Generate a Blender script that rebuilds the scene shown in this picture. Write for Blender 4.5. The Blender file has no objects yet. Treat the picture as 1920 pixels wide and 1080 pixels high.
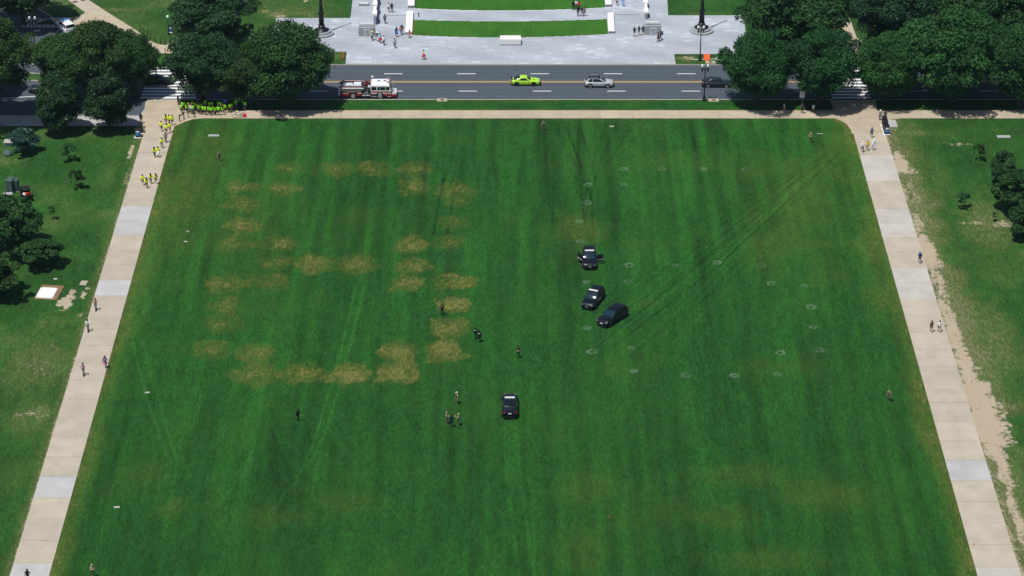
import bpy, bmesh, math, random
import numpy as np
from mathutils import Vector, Matrix

R = math.radians
random.seed(7)
rng = np.random.default_rng(11)

# ------------------------------------------------------------------ camera, sky, sun, exposure
scene = bpy.context.scene
CAM_H, PITCH, FPX = 170.0, R(28.0), 4837.0
cam_data = bpy.data.cameras.new('camera')
cam_data.sensor_width = 36.0
cam_data.lens = 36.0 * FPX / 1920.0
cam_data.clip_start = 1.0
cam_data.clip_end = 9000.0
cam = bpy.data.objects.new('camera', cam_data)
scene.collection.objects.link(cam)
cam.location = (0, 0, CAM_H)
cam.rotation_euler = (R(90) - PITCH, 0, 0)
scene.camera = cam

SUN_EL, SUN_AZ = R(70), R(224)          # azimuth clockwise from +Y: the sun stands left of and behind the camera
world = bpy.data.worlds.new('World'); scene.world = world
world.use_nodes = True
wn = world.node_tree.nodes
sky = wn.new('ShaderNodeTexSky'); sky.sky_type = 'NISHITA'; sky.sun_disc = False
sky.sun_elevation = SUN_EL; sky.sun_rotation = SUN_AZ
wn['Background'].inputs['Strength'].default_value = 0.075
world.node_tree.links.new(sky.outputs['Color'], wn['Background'].inputs['Color'])
sun_data = bpy.data.lights.new('sun', 'SUN')
sun_data.energy = 4.4; sun_data.angle = R(0.53); sun_data.color = (1.0, 0.965, 0.90)
sun = bpy.data.objects.new('sun', sun_data); scene.collection.objects.link(sun)
sdir = Vector((math.sin(SUN_AZ) * math.cos(SUN_EL), math.cos(SUN_AZ) * math.cos(SUN_EL), math.sin(SUN_EL)))
sun.rotation_euler = (-sdir).to_track_quat('-Z', 'Y').to_euler()
sun.location = (-100, 200, 200)
scene.view_settings.view_transform = 'Standard'
scene.view_settings.look = 'None'
scene.view_settings.exposure = 0.0
scene.view_settings.gamma = 1.0

# ------------------------------------------------------------------ helpers
C = scene.collection
def G(px, py, z=0.12):
    """point of the ground seen at a pixel of the photograph"""
    dx = (px - 960) / FPX; dy = -(py - 540) / FPX
    d = (dx, math.cos(PITCH) + dy * math.sin(PITCH), -math.sin(PITCH) + dy * math.cos(PITCH))
    t = (z - CAM_H) / d[2]
    return Vector((d[0] * t, d[1] * t, z))
def scale_at(py):
    """pixels per metre across and pixels per metre of depth at a row"""
    dep = PITCH + math.atan((py - 540) / FPX)
    s = math.cos(PITCH) / CAM_H * (FPX * math.tan(PITCH) + py - 540)
    return s, s * math.sin(dep)

def tag(o, label=None, cat=None, group=None, kind=None):
    if label: o['label'] = label
    if cat: o['category'] = cat
    if group: o['group'] = group
    if kind: o['kind'] = kind
    return o
def empty(name, loc=(0, 0, 0), rz=0.0):
    o = bpy.data.objects.new(name, None); C.objects.link(o)
    o.location = loc; o.rotation_euler = (0, 0, rz); o.empty_display_size = 0.2
    return o
def link(name, me, parent=None, loc=(0, 0, 0), rz=0.0):
    o = bpy.data.objects.new(name, me); C.objects.link(o)
    o.location = loc; o.rotation_euler = (0, 0, rz); o.parent = parent
    return o
def copy_tree(o, parent=None):
    c = o.copy(); C.objects.link(c); c.parent = parent
    for ch in o.children: copy_tree(ch, c)
    return c

class MB:
    def __init__(s): s.v = []; s.f = []; s.m = []
    def add(s, vs, fs, mi=0):
        b = len(s.v); s.v += [tuple(v) for v in vs]
        s.f += [tuple(i + b for i in f) for f in fs]; s.m += [mi] * len(fs); return s
    def box(s, c, d, rot=None, mi=0, taper=(1, 1)):
        x, y, z = d[0] / 2, d[1] / 2, d[2] / 2
        vs = []
        for k, (sx, sy, sz) in enumerate([(-1,-1,-1),(1,-1,-1),(1,1,-1),(-1,1,-1),(-1,-1,1),(1,-1,1),(1,1,1),(-1,1,1)]):
            tx, ty = taper if sz > 0 else (1, 1)
            p = Vector((sx * x * tx, sy * y * ty, sz * z))
            if rot is not None: p = rot @ p
            vs.append(p + Vector(c))
        return s.add(vs, [(0,3,2,1),(4,5,6,7),(0,1,5,4),(1,2,6,5),(2,3,7,6),(3,0,4,7)], mi)
    def cyl(s, p0, p1, r0, r1=None, n=10, mi=0, caps=True):
        if r1 is None: r1 = r0
        p0, p1 = Vector(p0), Vector(p1); a = (p1 - p0).normalized()
        u = a.orthogonal().normalized(); w = a.cross(u)
        vs = []
        for p, r in ((p0, r0), (p1, r1)):
            for k in range(n):
                t = 2 * math.pi * k / n
                vs.append(p + u * math.cos(t) * r + w * math.sin(t) * r)
        fs = [(k, (k + 1) % n, n + (k + 1) % n, n + k) for k in range(n)]
        if caps: fs += [tuple(range(n - 1, -1, -1)), tuple(range(n, 2 * n))]
        return s.add(vs, fs, mi)
    def tube(s, pts, r, n=8, mi=0):
        for a, b in zip(pts[:-1], pts[1:]): s.cyl(a, b, r, r, n, mi)
        return s
    def lathe(s, prof, c=(0, 0, 0), n=20, mi=0):
        vs = []; fs = []
        for r, z in prof:
            for k in range(n):
                t = 2 * math.pi * k / n
                vs.append((c[0] + r * math.cos(t), c[1] + r * math.sin(t), c[2] + z))
        for i in range(len(prof) - 1):
            for k in range(n):
                fs.append((i * n + k, i * n + (k + 1) % n, (i + 1) * n + (k + 1) % n, (i + 1) * n + k))
        if prof[0][0] > 0.001: fs.append(tuple(range(n - 1, -1, -1)))
        if prof[-1][0] > 0.001: fs.append(tuple((len(prof) - 1) * n + k for k in range(n)))
        return s.add(vs, fs, mi)
    def torus(s, c, axis, R_, r, n=20, m=6, mi=0):
        a = Vector(axis).normalized(); u = a.orthogonal().normalized(); w = a.cross(u); vs = []; fs = []
        for i in range(n):
            t = 2 * math.pi * i / n; d = u * math.cos(t) + w * math.sin(t)
            for j in range(m):
                q = 2 * math.pi * j / m
                vs.append(Vector(c) + d * (R_ + r * math.cos(q)) + a * r * math.sin(q))
        for i in range(n):
            for j in range(m):
                fs.append((i * m + j, ((i + 1) % n) * m + j, ((i + 1) % n) * m + (j + 1) % m, i * m + (j + 1) % m))
        return s.add(vs, fs, mi)
    def prism(s, pts, z0, z1, mi=0):
        a = sum(pts[i][0] * pts[(i + 1) % len(pts)][1] - pts[(i + 1) % len(pts)][0] * pts[i][1] for i in range(len(pts)))
        if a < 0: pts = pts[::-1]
        n = len(pts)
        vs = [(p[0], p[1], z0) for p in pts] + [(p[0], p[1], z1) for p in pts]
        fs = [tuple(range(n, 2 * n)), tuple(range(n - 1, -1, -1))] + [(k, (k + 1) % n, n + (k + 1) % n, n + k) for k in range(n)]
        return s.add(vs, fs, mi)
    def loft(s, rings, mi=0, closed=True, caps=True):
        n = len(rings[0]); vs = [p for r in rings for p in r]; fs = []
        for i in range(len(rings) - 1):
            for k in range(n if closed else n - 1):
                fs.append((i * n + k, i * n + (k + 1) % n, (i + 1) * n + (k + 1) % n, (i + 1) * n + k))
        if caps: fs += [tuple(range(n - 1, -1, -1)), tuple((len(rings) - 1) * n + k for k in range(n))]
        return s.add(vs, fs, mi)
    def mesh(s, name, mats, smooth=False):
        me = bpy.data.meshes.new(name); me.from_pydata(s.v, [], s.f)
        for m in (mats if isinstance(mats, (list, tuple)) else [mats]): me.materials.append(m)
        if any(s.m): me.polygons.foreach_set('material_index', s.m)
        bm = bmesh.new(); bm.from_mesh(me); bmesh.ops.recalc_face_normals(bm, faces=bm.faces); bm.to_mesh(me); bm.free()
        if smooth: me.polygons.foreach_set('use_smooth', [True] * len(me.polygons))
        me.update(); return me
    def build(s, name, mats, parent=None, loc=(0, 0, 0), rz=0.0, smooth=False):
        return link(name, s.mesh(name, mats, smooth), parent, loc, rz)

# ------------------------------------------------------------------ materials
def nodes_of(name):
    m = bpy.data.materials.new(name); m.use_nodes = True
    nt = m.node_tree; b = nt.nodes['Principled BSDF']
    return m, nt, b
def N(nt, t, **kw):
    n = nt.nodes.new(t)
    for k, v in kw.items(): setattr(n, k, v)
    return n
def noise_node(nt, scale, detail=4, rough=0.55, vec=None):
    n = N(nt, 'ShaderNodeTexNoise'); n.inputs['Scale'].default_value = scale
    n.inputs['Detail'].default_value = detail; n.inputs['Roughness'].default_value = rough
    if vec is not None: nt.links.new(vec, n.inputs['Vector'])
    return n
def ramp(nt, fac, p0, p1, c0=(0, 0, 0, 1), c1=(1, 1, 1, 1)):
    r = N(nt, 'ShaderNodeValToRGB'); r.color_ramp.elements[0].position = p0; r.color_ramp.elements[1].position = p1
    r.color_ramp.elements[0].color = c0; r.color_ramp.elements[1].color = c1
    nt.links.new(fac, r.inputs['Fac']); return r
def mixc(nt, fac, a, b, blend='MIX'):
    m = N(nt, 'ShaderNodeMix', data_type='RGBA', blend_type=blend)
    for sock, val in ((m.inputs['Factor'], fac), (m.inputs['A'], a), (m.inputs['B'], b)):
        if hasattr(val, 'links') or hasattr(val, 'is_output'): nt.links.new(val, sock)
        elif isinstance(val, (int, float)): sock.default_value = val
        else: sock.default_value = (*val[:3], 1)
    return [o for o in m.outputs if o.type == 'RGBA'][0]
def math_node(nt, op, a, b=None, clamp=False):
    m = N(nt, 'ShaderNodeMath', operation=op, use_clamp=clamp)
    for i, v in enumerate((a, b)):
        if v is None: continue
        if isinstance(v, (int, float)): m.inputs[i].default_value = v
        else: nt.links.new(v, m.inputs[i])
    return m.outputs[0]
def bump(nt, b, h, strength=0.3, dist=0.05):
    n = N(nt, 'ShaderNodeBump'); n.inputs['Strength'].default_value = strength; n.inputs['Distance'].default_value = dist
    nt.links.new(h, n.inputs['Height']); nt.links.new(n.outputs['Normal'], b.inputs['Normal'])

def plain(name, col, rough=0.6, metal=0.0, spec=0.5, coat=0.0, var=0.12, scale=3.0):
    """a painted / cloth / metal surface with a little uneven wear"""
    m, nt, b = nodes_of(name)
    tc = N(nt, 'ShaderNodeTexCoord')
    n = noise_node(nt, scale, 4, 0.6, tc.outputs['Object'])
    lo = tuple(c * (1 - var) for c in col); hi = tuple(min(1, c * (1 + var)) for c in col)
    nt.links.new(mixc(nt, n.outputs['Fac'], lo, hi), b.inputs['Base Color'])
    b.inputs['Roughness'].default_value = rough; b.inputs['Metallic'].default_value = metal
    b.inputs['Specular IOR Level'].default_value = spec; b.inputs['Coat Weight'].default_value = coat
    return m
def paint(name, col, rough=0.35, metal=0.0):
    m = plain(name, col, rough, metal, 0.5, 0.6, 0.04, 2.0)
    m.node_tree.nodes['Principled BSDF'].inputs['Coat Roughness'].default_value = 0.08
    return m

def concrete(name, col, var=0.10, grime=0.14):
    m, nt, b = nodes_of(name)
    geo = N(nt, 'ShaderNodeNewGeometry'); oi = N(nt, 'ShaderNodeObjectInfo')
    n1 = noise_node(nt, 0.35, 5, 0.6, geo.outputs['Position']); n2 = noise_node(nt, 4.0, 5, 0.7, geo.outputs['Position'])
    c = mixc(nt, oi.outputs['Random'], tuple(x * (1 - var) for x in col), tuple(x * (1 + var) for x in col))
    g = ramp(nt, n1.outputs['Fac'], 0.35, 0.7)
    c = mixc(nt, math_node(nt, 'MULTIPLY', g.outputs['Color'], grime), c, (0.10, 0.095, 0.085))
    g2 = ramp(nt, n2.outputs['Fac'], 0.55, 0.75)
    c = mixc(nt, math_node(nt, 'MULTIPLY', g2.outputs['Color'], grime), c, (0.16, 0.15, 0.13))
    nt.links.new(c, b.inputs['Base Color']); b.inputs['Roughness'].default_value = 0.9
    bump(nt, b, n2.outputs['Fac'], 0.2, 0.02)
    return m

def grass_mat(name, dark, light, dry=(0.125, 0.122, 0.026), soil=(0.40, 0.33, 0.24)):
    m, nt, b = nodes_of(name)
    geo = N(nt, 'ShaderNodeNewGeometry'); P = geo.outputs['Position']
    att = N(nt, 'ShaderNodeAttribute', attribute_name='paint'); sep = N(nt, 'ShaderNodeSeparateColor')
    nt.links.new(att.outputs['Color'], sep.inputs['Color'])
    dryf, tone, soilf, ringf = sep.outputs['Red'], sep.outputs['Green'], sep.outputs['Blue'], att.outputs['Alpha']
    mp = N(nt, 'ShaderNodeMapping'); mp.inputs['Scale'].default_value = (1.15, 0.34, 1); nt.links.new(P, mp.inputs['Vector']); Q = mp.outputs['Vector']   # blades lie along the mowing direction
    n_big = noise_node(nt, 0.055, 4, 0.6, P); n_mid = noise_node(nt, 0.8, 5, 0.65, Q)
    n_fine = noise_node(nt, 3.6, 4, 0.8, Q); n_spk = noise_node(nt, 2.2, 2, 0.6, P)
    f = math_node(nt, 'ADD', math_node(nt, 'MULTIPLY', n_mid.outputs['Fac'], 0.24), math_node(nt, 'MULTIPLY', n_fine.outputs['Fac'], 0.76))
    f = ramp(nt, f, 0.38, 0.61).outputs['Color']
    c = mixc(nt, f, dark, light)
    warm = ramp(nt, n_big.outputs['Fac'], 0.42, 0.68).outputs['Color']
    c = mixc(nt, math_node(nt, 'MULTIPLY', warm, 0.22), c, (light[0] * 1.8, light[1] * 1.02, light[2] * 0.9))
    gain = math_node(nt, 'ADD', 0.35, math_node(nt, 'MULTIPLY', tone, 1.3))
    vm = N(nt, 'ShaderNodeVectorMath', operation='SCALE'); nt.links.new(c, vm.inputs[0]); nt.links.new(gain, vm.inputs['Scale'])
    c = vm.outputs['Vector']
    # grass that is going off turns yellow, then dead straw shows through in flecks
    c = mixc(nt, math_node(nt, 'MULTIPLY', math_node(nt, 'MULTIPLY', dryf, math_node(nt, 'ADD', 0.5, n_mid.outputs['Fac'])), 1.15, True), c, mixc(nt, n_fine.outputs['Fac'], (dry[0] * .36, dry[1] * .50, dry[2] * .34), (dry[0] * .95, dry[1] * 1.04, dry[2] * .7)))
    straw = ramp(nt, n_fine.outputs['Fac'], 0.32, 0.70, (dry[0] * 0.42, dry[1] * 0.62, dry[2] * 0.7, 1), (dry[0] * 1.75, dry[1] * 1.6, dry[2] * 2.4, 1)).outputs['Color']
    n_dot = noise_node(nt, 3.2, 4, 0.75, Q)
    df = math_node(nt, 'ADD', math_node(nt, 'MULTIPLY', dryf, 1.05), math_node(nt, 'MULTIPLY', math_node(nt, 'SUBTRACT', n_dot.outputs['Fac'], 0.5), 3.2))
    df = math_node(nt, 'MULTIPLY', math_node(nt, 'SUBTRACT', df, 0.32), 1.7, True)
    df = math_node(nt, 'MULTIPLY', df, math_node(nt, 'MULTIPLY', math_node(nt, 'MULTIPLY', dryf, 2.2, True), 0.8))
    c = mixc(nt, df, c, straw)
    rf = math_node(nt, 'MULTIPLY', ringf, math_node(nt, 'MULTIPLY', n_dot.outputs['Fac'], 1.7), True)
    c = mixc(nt, rf, c, (0.22, 0.30, 0.24))
    # earth
    sc = mixc(nt, n_fine.outputs['Fac'], tuple(x * 0.75 for x in soil), tuple(x * 1.15 for x in soil))
    sf = math_node(nt, 'ADD', soilf, math_node(nt, 'MULTIPLY', math_node(nt, 'SUBTRACT', n_spk.outputs['Fac'], 0.5), 1.1))
    sf = math_node(nt, 'ADD', sf, math_node(nt, 'MULTIPLY', math_node(nt, 'SUBTRACT', n_mid.outputs['Fac'], 0.5), 0.8))
    sf = math_node(nt, 'MULTIPLY', sf, math_node(nt, 'MULTIPLY', soilf, 4.0, True))
    sf = ramp(nt, sf, 0.36, 0.74).outputs['Color']
    c = mixc(nt, sf, c, sc)
    # clover and daisy heads: scattered pale flecks
    vor = N(nt, 'ShaderNodeTexVoronoi'); vor.inputs['Scale'].default_value = 0.8; nt.links.new(P, vor.inputs['Vector'])
    fl = ramp(nt, vor.outputs['Distance'], 0.035, 0.055, (1, 1, 1, 1), (0, 0, 0, 1)).outputs['Color']
    c = mixc(nt, math_node(nt, 'MULTIPLY', fl, 0.35), c, (0.35, 0.42, 0.25))
    nt.links.new(c, b.inputs['Base Color'])
    b.inputs['Roughness'].default_value = 0.85; b.inputs['Specular IOR Level'].default_value = 0.15
    bump(nt, b, math_node(nt, 'ADD', n_fine.outputs['Fac'], n_mid.outputs['Fac']), 0.55, 0.12)
    return m

def leaf_mat(name, dark, light, gloss=0.35, trans=0.12):
    m, nt, b = nodes_of(name)
    att = N(nt, 'ShaderNodeAttribute', attribute_name='leaf'); oi = N(nt, 'ShaderNodeObjectInfo')
    c = mixc(nt, att.outputs['Fac'], dark, light)
    hue = N(nt, 'ShaderNodeHueSaturation')
    nt.links.new(math_node(nt, 'ADD', 0.484, math_node(nt, 'MULTIPLY', oi.outputs['Random'], 0.034)), hue.inputs['Hue'])
    nt.links.new(math_node(nt, 'ADD', 0.80, math_node(nt, 'MULTIPLY', math_node(nt, 'FRACT', math_node(nt, 'MULTIPLY', oi.outputs['Random'], 7.3)), 0.45)), hue.inputs['Value'])
    nt.links.new(c, hue.inputs['Color']); c = hue.outputs['Color']
    nt.links.new(c, b.inputs['Base Color'])
    b.inputs['Roughness'].default_value = gloss; b.inputs['Specular IOR Level'].default_value = 0.18
    tr = N(nt, 'ShaderNodeBsdfTranslucent'); nt.links.new(mixc(nt, 0.5, c, (0.10, 0.16, 0.01)), tr.inputs['Color'])
    mx = N(nt, 'ShaderNodeMixShader'); mx.inputs[0].default_value = trans
    nt.links.new(b.outputs[0], mx.inputs[1]); nt.links.new(tr.outputs[0], mx.inputs[2])
    nt.links.new(mx.outputs[0], nt.nodes['Material Output'].inputs['Surface'])
    return m

def asphalt_mat(name, col):
    m, nt, b = nodes_of(name)
    geo = N(nt, 'ShaderNodeNewGeometry'); mp = N(nt, 'ShaderNodeMapping'); mp.inputs['Scale'].default_value = (0.06, 1.2, 1)
    nt.links.new(geo.outputs['Position'], mp.inputs['Vector'])
    streak = noise_node(nt, 1.0, 4, 0.6, mp.outputs['Vector']); blot = noise_node(nt, 0.25, 5, 0.6, geo.outputs['Position'])
    fine = noise_node(nt, 14, 3, 0.7, geo.outputs['Position'])
    c = mixc(nt, streak.outputs['Fac'], tuple(x * 0.62 for x in col), tuple(x * 1.4 for x in col))
    c = mixc(nt, math_node(nt, 'MULTIPLY', ramp(nt, blot.outputs['Fac'], 0.58, 0.72).outputs['Color'], 0.35), c, tuple(x * 0.55 for x in col))
    c = mixc(nt, math_node(nt, 'MULTIPLY', fine.outputs['Fac'], 0.3), c, tuple(x * 1.35 for x in col))
    sp = N(nt, 'ShaderNodeSeparateXYZ'); nt.links.new(geo.outputs['Position'], sp.inputs[0])
    wv = math_node(nt, 'SINE', math_node(nt, 'MULTIPLY', math_node(nt, 'SUBTRACT', sp.outputs['Y'], 384.91), 2 * math.pi / 1.78))
    wv = math_node(nt, 'MULTIPLY', math_node(nt, 'MULTIPLY', math_node(nt, 'ADD', wv, 1.0), streak.outputs['Fac']), 0.32, True)   # rubbered wheel paths
    c = mixc(nt, wv, c, tuple(x * 0.6 for x in col))
    oil = noise_node(nt, 0.9, 2, 0.4, geo.outputs['Position'])
    c = mixc(nt, math_node(nt, 'MULTIPLY', ramp(nt, oil.outputs['Fac'], 0.70, 0.76).outputs['Color'], 0.5), c, tuple(x * 0.45 for x in col))
    nt.links.new(c, b.inputs['Base Color']); b.inputs['Roughness'].default_value = 0.88
    bump(nt, b, fine.outputs['Fac'], 0.2, 0.01)
    return m

def paver_mat():
    m, nt, b = nodes_of('granite_paving')
    att = N(nt, 'ShaderNodeAttribute', attribute_name='paint'); geo = N(nt, 'ShaderNodeNewGeometry')
    n1 = noise_node(nt, 0.5, 5, 0.65, geo.outputs['Position']); n2 = noise_node(nt, 9, 3, 0.7, geo.outputs['Position'])
    c = mixc(nt, math_node(nt, 'MULTIPLY', ramp(nt, n1.outputs['Fac'], 0.4, 0.75).outputs['Color'], 0.22), att.outputs['Color'], (0.22, 0.235, 0.26))
    c = mixc(nt, math_node(nt, 'MULTIPLY', n2.outputs['Fac'], 0.12), c, (0.25, 0.26, 0.28))
    nt.links.new(c, b.inputs['Base Color']); b.inputs['Roughness'].default_value = 0.75
    return m

def marking(name, col, worn=0.25):
    m, nt, b = nodes_of(name)
    geo = N(nt, 'ShaderNodeNewGeometry'); n = noise_node(nt, 3.5, 5, 0.7, geo.outputs['Position'])
    c = mixc(nt, math_node(nt, 'MULTIPLY', ramp(nt, n.outputs['Fac'], 0.5, 0.75).outputs['Color'], worn), col, (0.12, 0.13, 0.14))
    nt.links.new(c, b.inputs['Base Color']); b.inputs['Roughness'].default_value = 0.7
    return m

M = dict(
    lawn=grass_mat('lawn_grass', (0.0062, 0.037, 0.0048), (0.0170, 0.094, 0.0122)),
    rough_lawn=grass_mat('rough_grass', (0.0072, 0.038, 0.0060), (0.0215, 0.108, 0.0150), dry=(0.145, 0.145, 0.055)),
    terrace_grass=grass_mat('terrace_grass', (0.020, 0.088, 0.008), (0.036, 0.135, 0.014)),
    asphalt=asphalt_mat('asphalt', (0.056, 0.073, 0.092)),
    slab_tan=concrete('concrete_tan', (0.435, 0.380, 0.300), 0.05, 0.26),
    slab_pale=concrete('concrete_pale', (0.45, 0.42, 0.375), 0.05, 0.24),
    slab_grey=concrete('concrete_grey', (0.425, 0.42, 0.415), 0.06, 0.24),
    walk=concrete('sidewalk_concrete', (0.435, 0.362, 0.265), 0.07, 0.26),
    bed=concrete('joint_bed', (0.25, 0.215, 0.17)),
    kerb=concrete('kerb_stone', (0.42, 0.40, 0.36)),
    paver=paver_mat(),
    granite=concrete('granite', (0.56, 0.58, 0.60), 0.03, 0.08),
    granite_dark=concrete('granite_grey', (0.32, 0.345, 0.365), 0.04, 0.25),
    white_stone=concrete('white_stone', (0.74, 0.74, 0.73), 0.02, 0.06),
    line_white=marking('line_white', (0.80, 0.80, 0.80)),
    line_yellow=marking('line_yellow', (0.75, 0.42, 0.10)),
    bronze=plain('bronze', (0.018, 0.022, 0.024), 0.45, 0.6),
    black_iron=plain('black_iron', (0.012, 0.016, 0.018), 0.5, 0.3),
    steel=plain('steel', (0.55, 0.56, 0.58), 0.35, 0.9),
    rail=plain('brown_rail', (0.05, 0.035, 0.03), 0.6),
    globe=plain('frosted_globe', (0.80, 0.82, 0.84), 0.3, 0, 0.5, 0.3, 0.03),
    bark=plain('bark', (0.06, 0.045, 0.033), 0.9, 0, 0.2, 0, 0.35, 2.0),
    rubber=plain('rubber', (0.012, 0.012, 0.013), 0.8),
    glass=plain('car_glass', (0.008, 0.012, 0.016), 0.08, 0.0, 0.7, 0.0, 0.05),
    glass_pale=plain('car_glass_painted_sky', (0.008, 0.025, 0.04), 0.10, 0.0, 0.5, 0.0, 0.05),  # bluer base colour stands in for sky reflected in the glass
    black_trim=plain('black_trim', (0.01, 0.011, 0.012), 0.5),
    rim=plain('alloy_rim', (0.55, 0.56, 0.58), 0.3, 0.8),
    rim_dark=plain('dark_rim', (0.03, 0.03, 0.033), 0.4, 0.6),
    chrome=plain('chrome', (0.72, 0.72, 0.74), 0.3, 0.25),
    lime=paint('lime_paint', (0.38, 0.70, 0.030), 0.25),
    silver=paint('silver_paint', (0.60, 0.62, 0.64), 0.28, 0.35),
    navy=paint('navy_paint', (0.010, 0.015, 0.024)),
    black_paint=plain('black_paint', (0.004, 0.006, 0.010), 0.30, 0.0, 0.35, 0.0, 0.05),
    white_paint=paint('white_paint', (0.78, 0.79, 0.80)),
    red_paint=paint('red_paint', (0.40, 0.010, 0.016)),
    maroon=paint('maroon_paint', (0.12, 0.01, 0.018)),
    blue_paint=paint('blue_paint', (0.03, 0.16, 0.55)),
    lamp_red=plain('red_lens', (0.35, 0.01, 0.01), 0.25, 0, 0.6, 0.5),
    lamp_clear=plain('clear_lens', (0.16, 0.17, 0.19), 0.12, 0, 0.6, 0.3),
    white_plastic=plain('white_plastic', (0.80, 0.81, 0.82), 0.4),
    tape=plain('reflective_tape', (0.72, 0.72, 0.75), 0.3),
    orange=plain('safety_orange', (0.85, 0.13, 0.02), 0.5),
    brass=plain('brass', (0.55, 0.36, 0.08), 0.35, 0.8),
    hose=plain('hose_canvas', (0.62, 0.68, 0.75), 0.8),
    pump=plain('pump_panel', (0.03, 0.04, 0.04), 0.5, 0.0),
    cabinet=plain('cabinet_green', (0.055, 0.10, 0.085), 0.55),
    bin_blue=plain('bin_panel_blue', (0.05, 0.22, 0.60), 0.4),
    soil=concrete('brown_mulch', (0.20, 0.115, 0.055)),
    iron_cover=plain('iron_cover', (0.10, 0.075, 0.06), 0.7, 0.2),
)
M['leaf_oak'] = leaf_mat('oak_leaves', (0.014, 0.046, 0.012), (0.042, 0.102, 0.020), 0.6, 0.20)
M['leaf_deep'] = leaf_mat('deep_green_leaves', (0.012, 0.044, 0.016), (0.030, 0.094, 0.026), 0.55, 0.18)
M['leaf_elm'] = leaf_mat('elm_leaves', (0.013, 0.050, 0.013), (0.034, 0.114, 0.023), 0.6, 0.20)
M['leaf_holly'] = leaf_mat('glossy_holly_leaves', (0.009, 0.030, 0.010), (0.026, 0.070, 0.020), 0.42, 0.08)
M['leaf_blue'] = leaf_mat('blue_green_leaves', (0.014, 0.050, 0.038), (0.035, 0.095, 0.070), 0.4, 0.08)

# ------------------------------------------------------------------ numpy helpers for lawns
def vnoise(x, y, cell, seed):
    r = np.random.default_rng(seed); T = 128; L = r.random((T, T))
    u, v = x / cell, y / cell; i, j = np.floor(u).astype(int), np.floor(v).astype(int); fu, fv = u - i, v - j
    fu = fu * fu * (3 - 2 * fu); fv = fv * fv * (3 - 2 * fv)
    a = L[i % T, j % T]; b_ = L[(i + 1) % T, j % T]; c = L[i % T, (j + 1) % T]; d = L[(i + 1) % T, (j + 1) % T]
    return (a * (1 - fu) + b_ * fu) * (1 - fv) + (c * (1 - fu) + d * fu) * fv
def fbm(x, y, cell, seed, octs=3):
    s = 0; a = 0.5; t = 0
    for k in range(octs):
        s = s + a * vnoise(x, y, cell / 2 ** k, seed + k); t += a; a *= 0.55
    return s / t
def inside(poly, x, y):
    r = np.zeros(x.shape, bool); n = len(poly)
    for i in range(n):
        x0, y0 = poly[i][:2]; x1, y1 = poly[(i + 1) % n][:2]
        if abs(y1 - y0) < 1e-9: continue
        r ^= ((y0 > y) != (y1 > y)) & (x < (x1 - x0) * (y - y0) / (y1 - y0) + x0)
    return r
def seg_dist(x, y, pts):
    d = np.full(x.shape, 1e9)
    for (ax, ay), (bx, by) in zip(pts[:-1], pts[1:]):
        ux, uy = bx - ax, by - ay; L = ux * ux + uy * uy + 1e-9
        t = np.clip(((x - ax) * ux + (y - ay) * uy) / L, 0, 1)
        d = np.minimum(d, np.hypot(x - ax - t * ux, y - ay - t * uy))
    return d
def px_line(pts): return [tuple(G(*p)[:2]) for p in pts]
def px_poly(pts): return [tuple(G(*p)[:2]) for p in pts]
def blob(x, y, px, py, w, h):
    """0 at the centre, 1 on the rim of the ellipse that covers w by h pixels round a pixel"""
    c = G(px, py); s, sd = scale_at(py)
    return np.hypot((x - c.x) / (w / 2 / s), (y - c.y) / (h / 2 / sd))
def sm(a, b, t):
    t = np.clip((t - a) / (b - a), 0, 1); return t * t * (3 - 2 * t)

def lawn_sheet(name, poly, res, painter, mat, z=0.10, rough=0.02, parent=None, kind='structure'):
    xs = [p[0] for p in poly]; ys = [p[1] for p in poly]
    nx = int((max(xs) - min(xs)) / res) + 2; ny = int((max(ys) - min(ys)) / res) + 2
    gx = np.linspace(min(xs), max(xs), nx); gy = np.linspace(min(ys), max(ys), ny)
    X, Y = np.meshgrid(gx, gy); X, Y = X.ravel(), Y.ravel()
    Z = z + (fbm(X, Y, 1.1, 5) - 0.5) * 2 * rough
    dry, tone, soil, ring = painter(X, Y)
    idx = np.arange(nx * ny).reshape(ny, nx)
    F = np.stack([idx[:-1, :-1], idx[:-1, 1:], idx[1:, 1:], idx[1:, :-1]], -1).reshape(-1, 4)
    if len(poly) != 4 or True:
        cx = X[F].mean(1); cy = Y[F].mean(1); F = F[inside(poly, cx, cy)]
    used = np.unique(F); mp = -np.ones(nx * ny, int); mp[used] = np.arange(len(used)); F = mp[F]
    X, Y, Z = X[used], Y[used], Z[used]
    col = np.stack([np.clip(a, 0, 1)[used] for a in (dry, tone, soil, ring)], -1).astype(np.float32)
    me = bpy.data.meshes.new(name)
    me.vertices.add(len(X)); me.vertices.foreach_set('co', np.stack([X, Y, Z], -1).astype(np.float32).ravel())
    me.loops.add(F.size); me.loops.foreach_set('vertex_index', F.ravel().astype(np.int32))
    me.polygons.add(len(F)); me.polygons.foreach_set('loop_start', (np.arange(len(F)) * 4).astype(np.int32))
    me.polygons.foreach_set('loop_total', np.full(len(F), 4, np.int32))
    me.polygons.foreach_set('use_smooth', np.ones(len(F), bool))
    me.update(calc_edges=True); me.validate()
    a = me.attributes.new('paint', 'FLOAT_COLOR', 'POINT'); a.data.foreach_set('color', col.ravel())
    me.materials.append(mat)
    o = link(name, me, parent)
    if kind: o['kind'] = kind
    return o

# ------------------------------------------------------------------ the big layout (metres)
YN, YF = G(0, 186).y, G(0, 121.5).y           # near and far kerb of the road
YW0, YW1 = G(0, 222).y, G(0, 207).y           # near sidewalk
XL0, XL1 = -58.25, -53.65                     # left path
XR0, XR1 = 53.95, 59.05                       # right path

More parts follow.
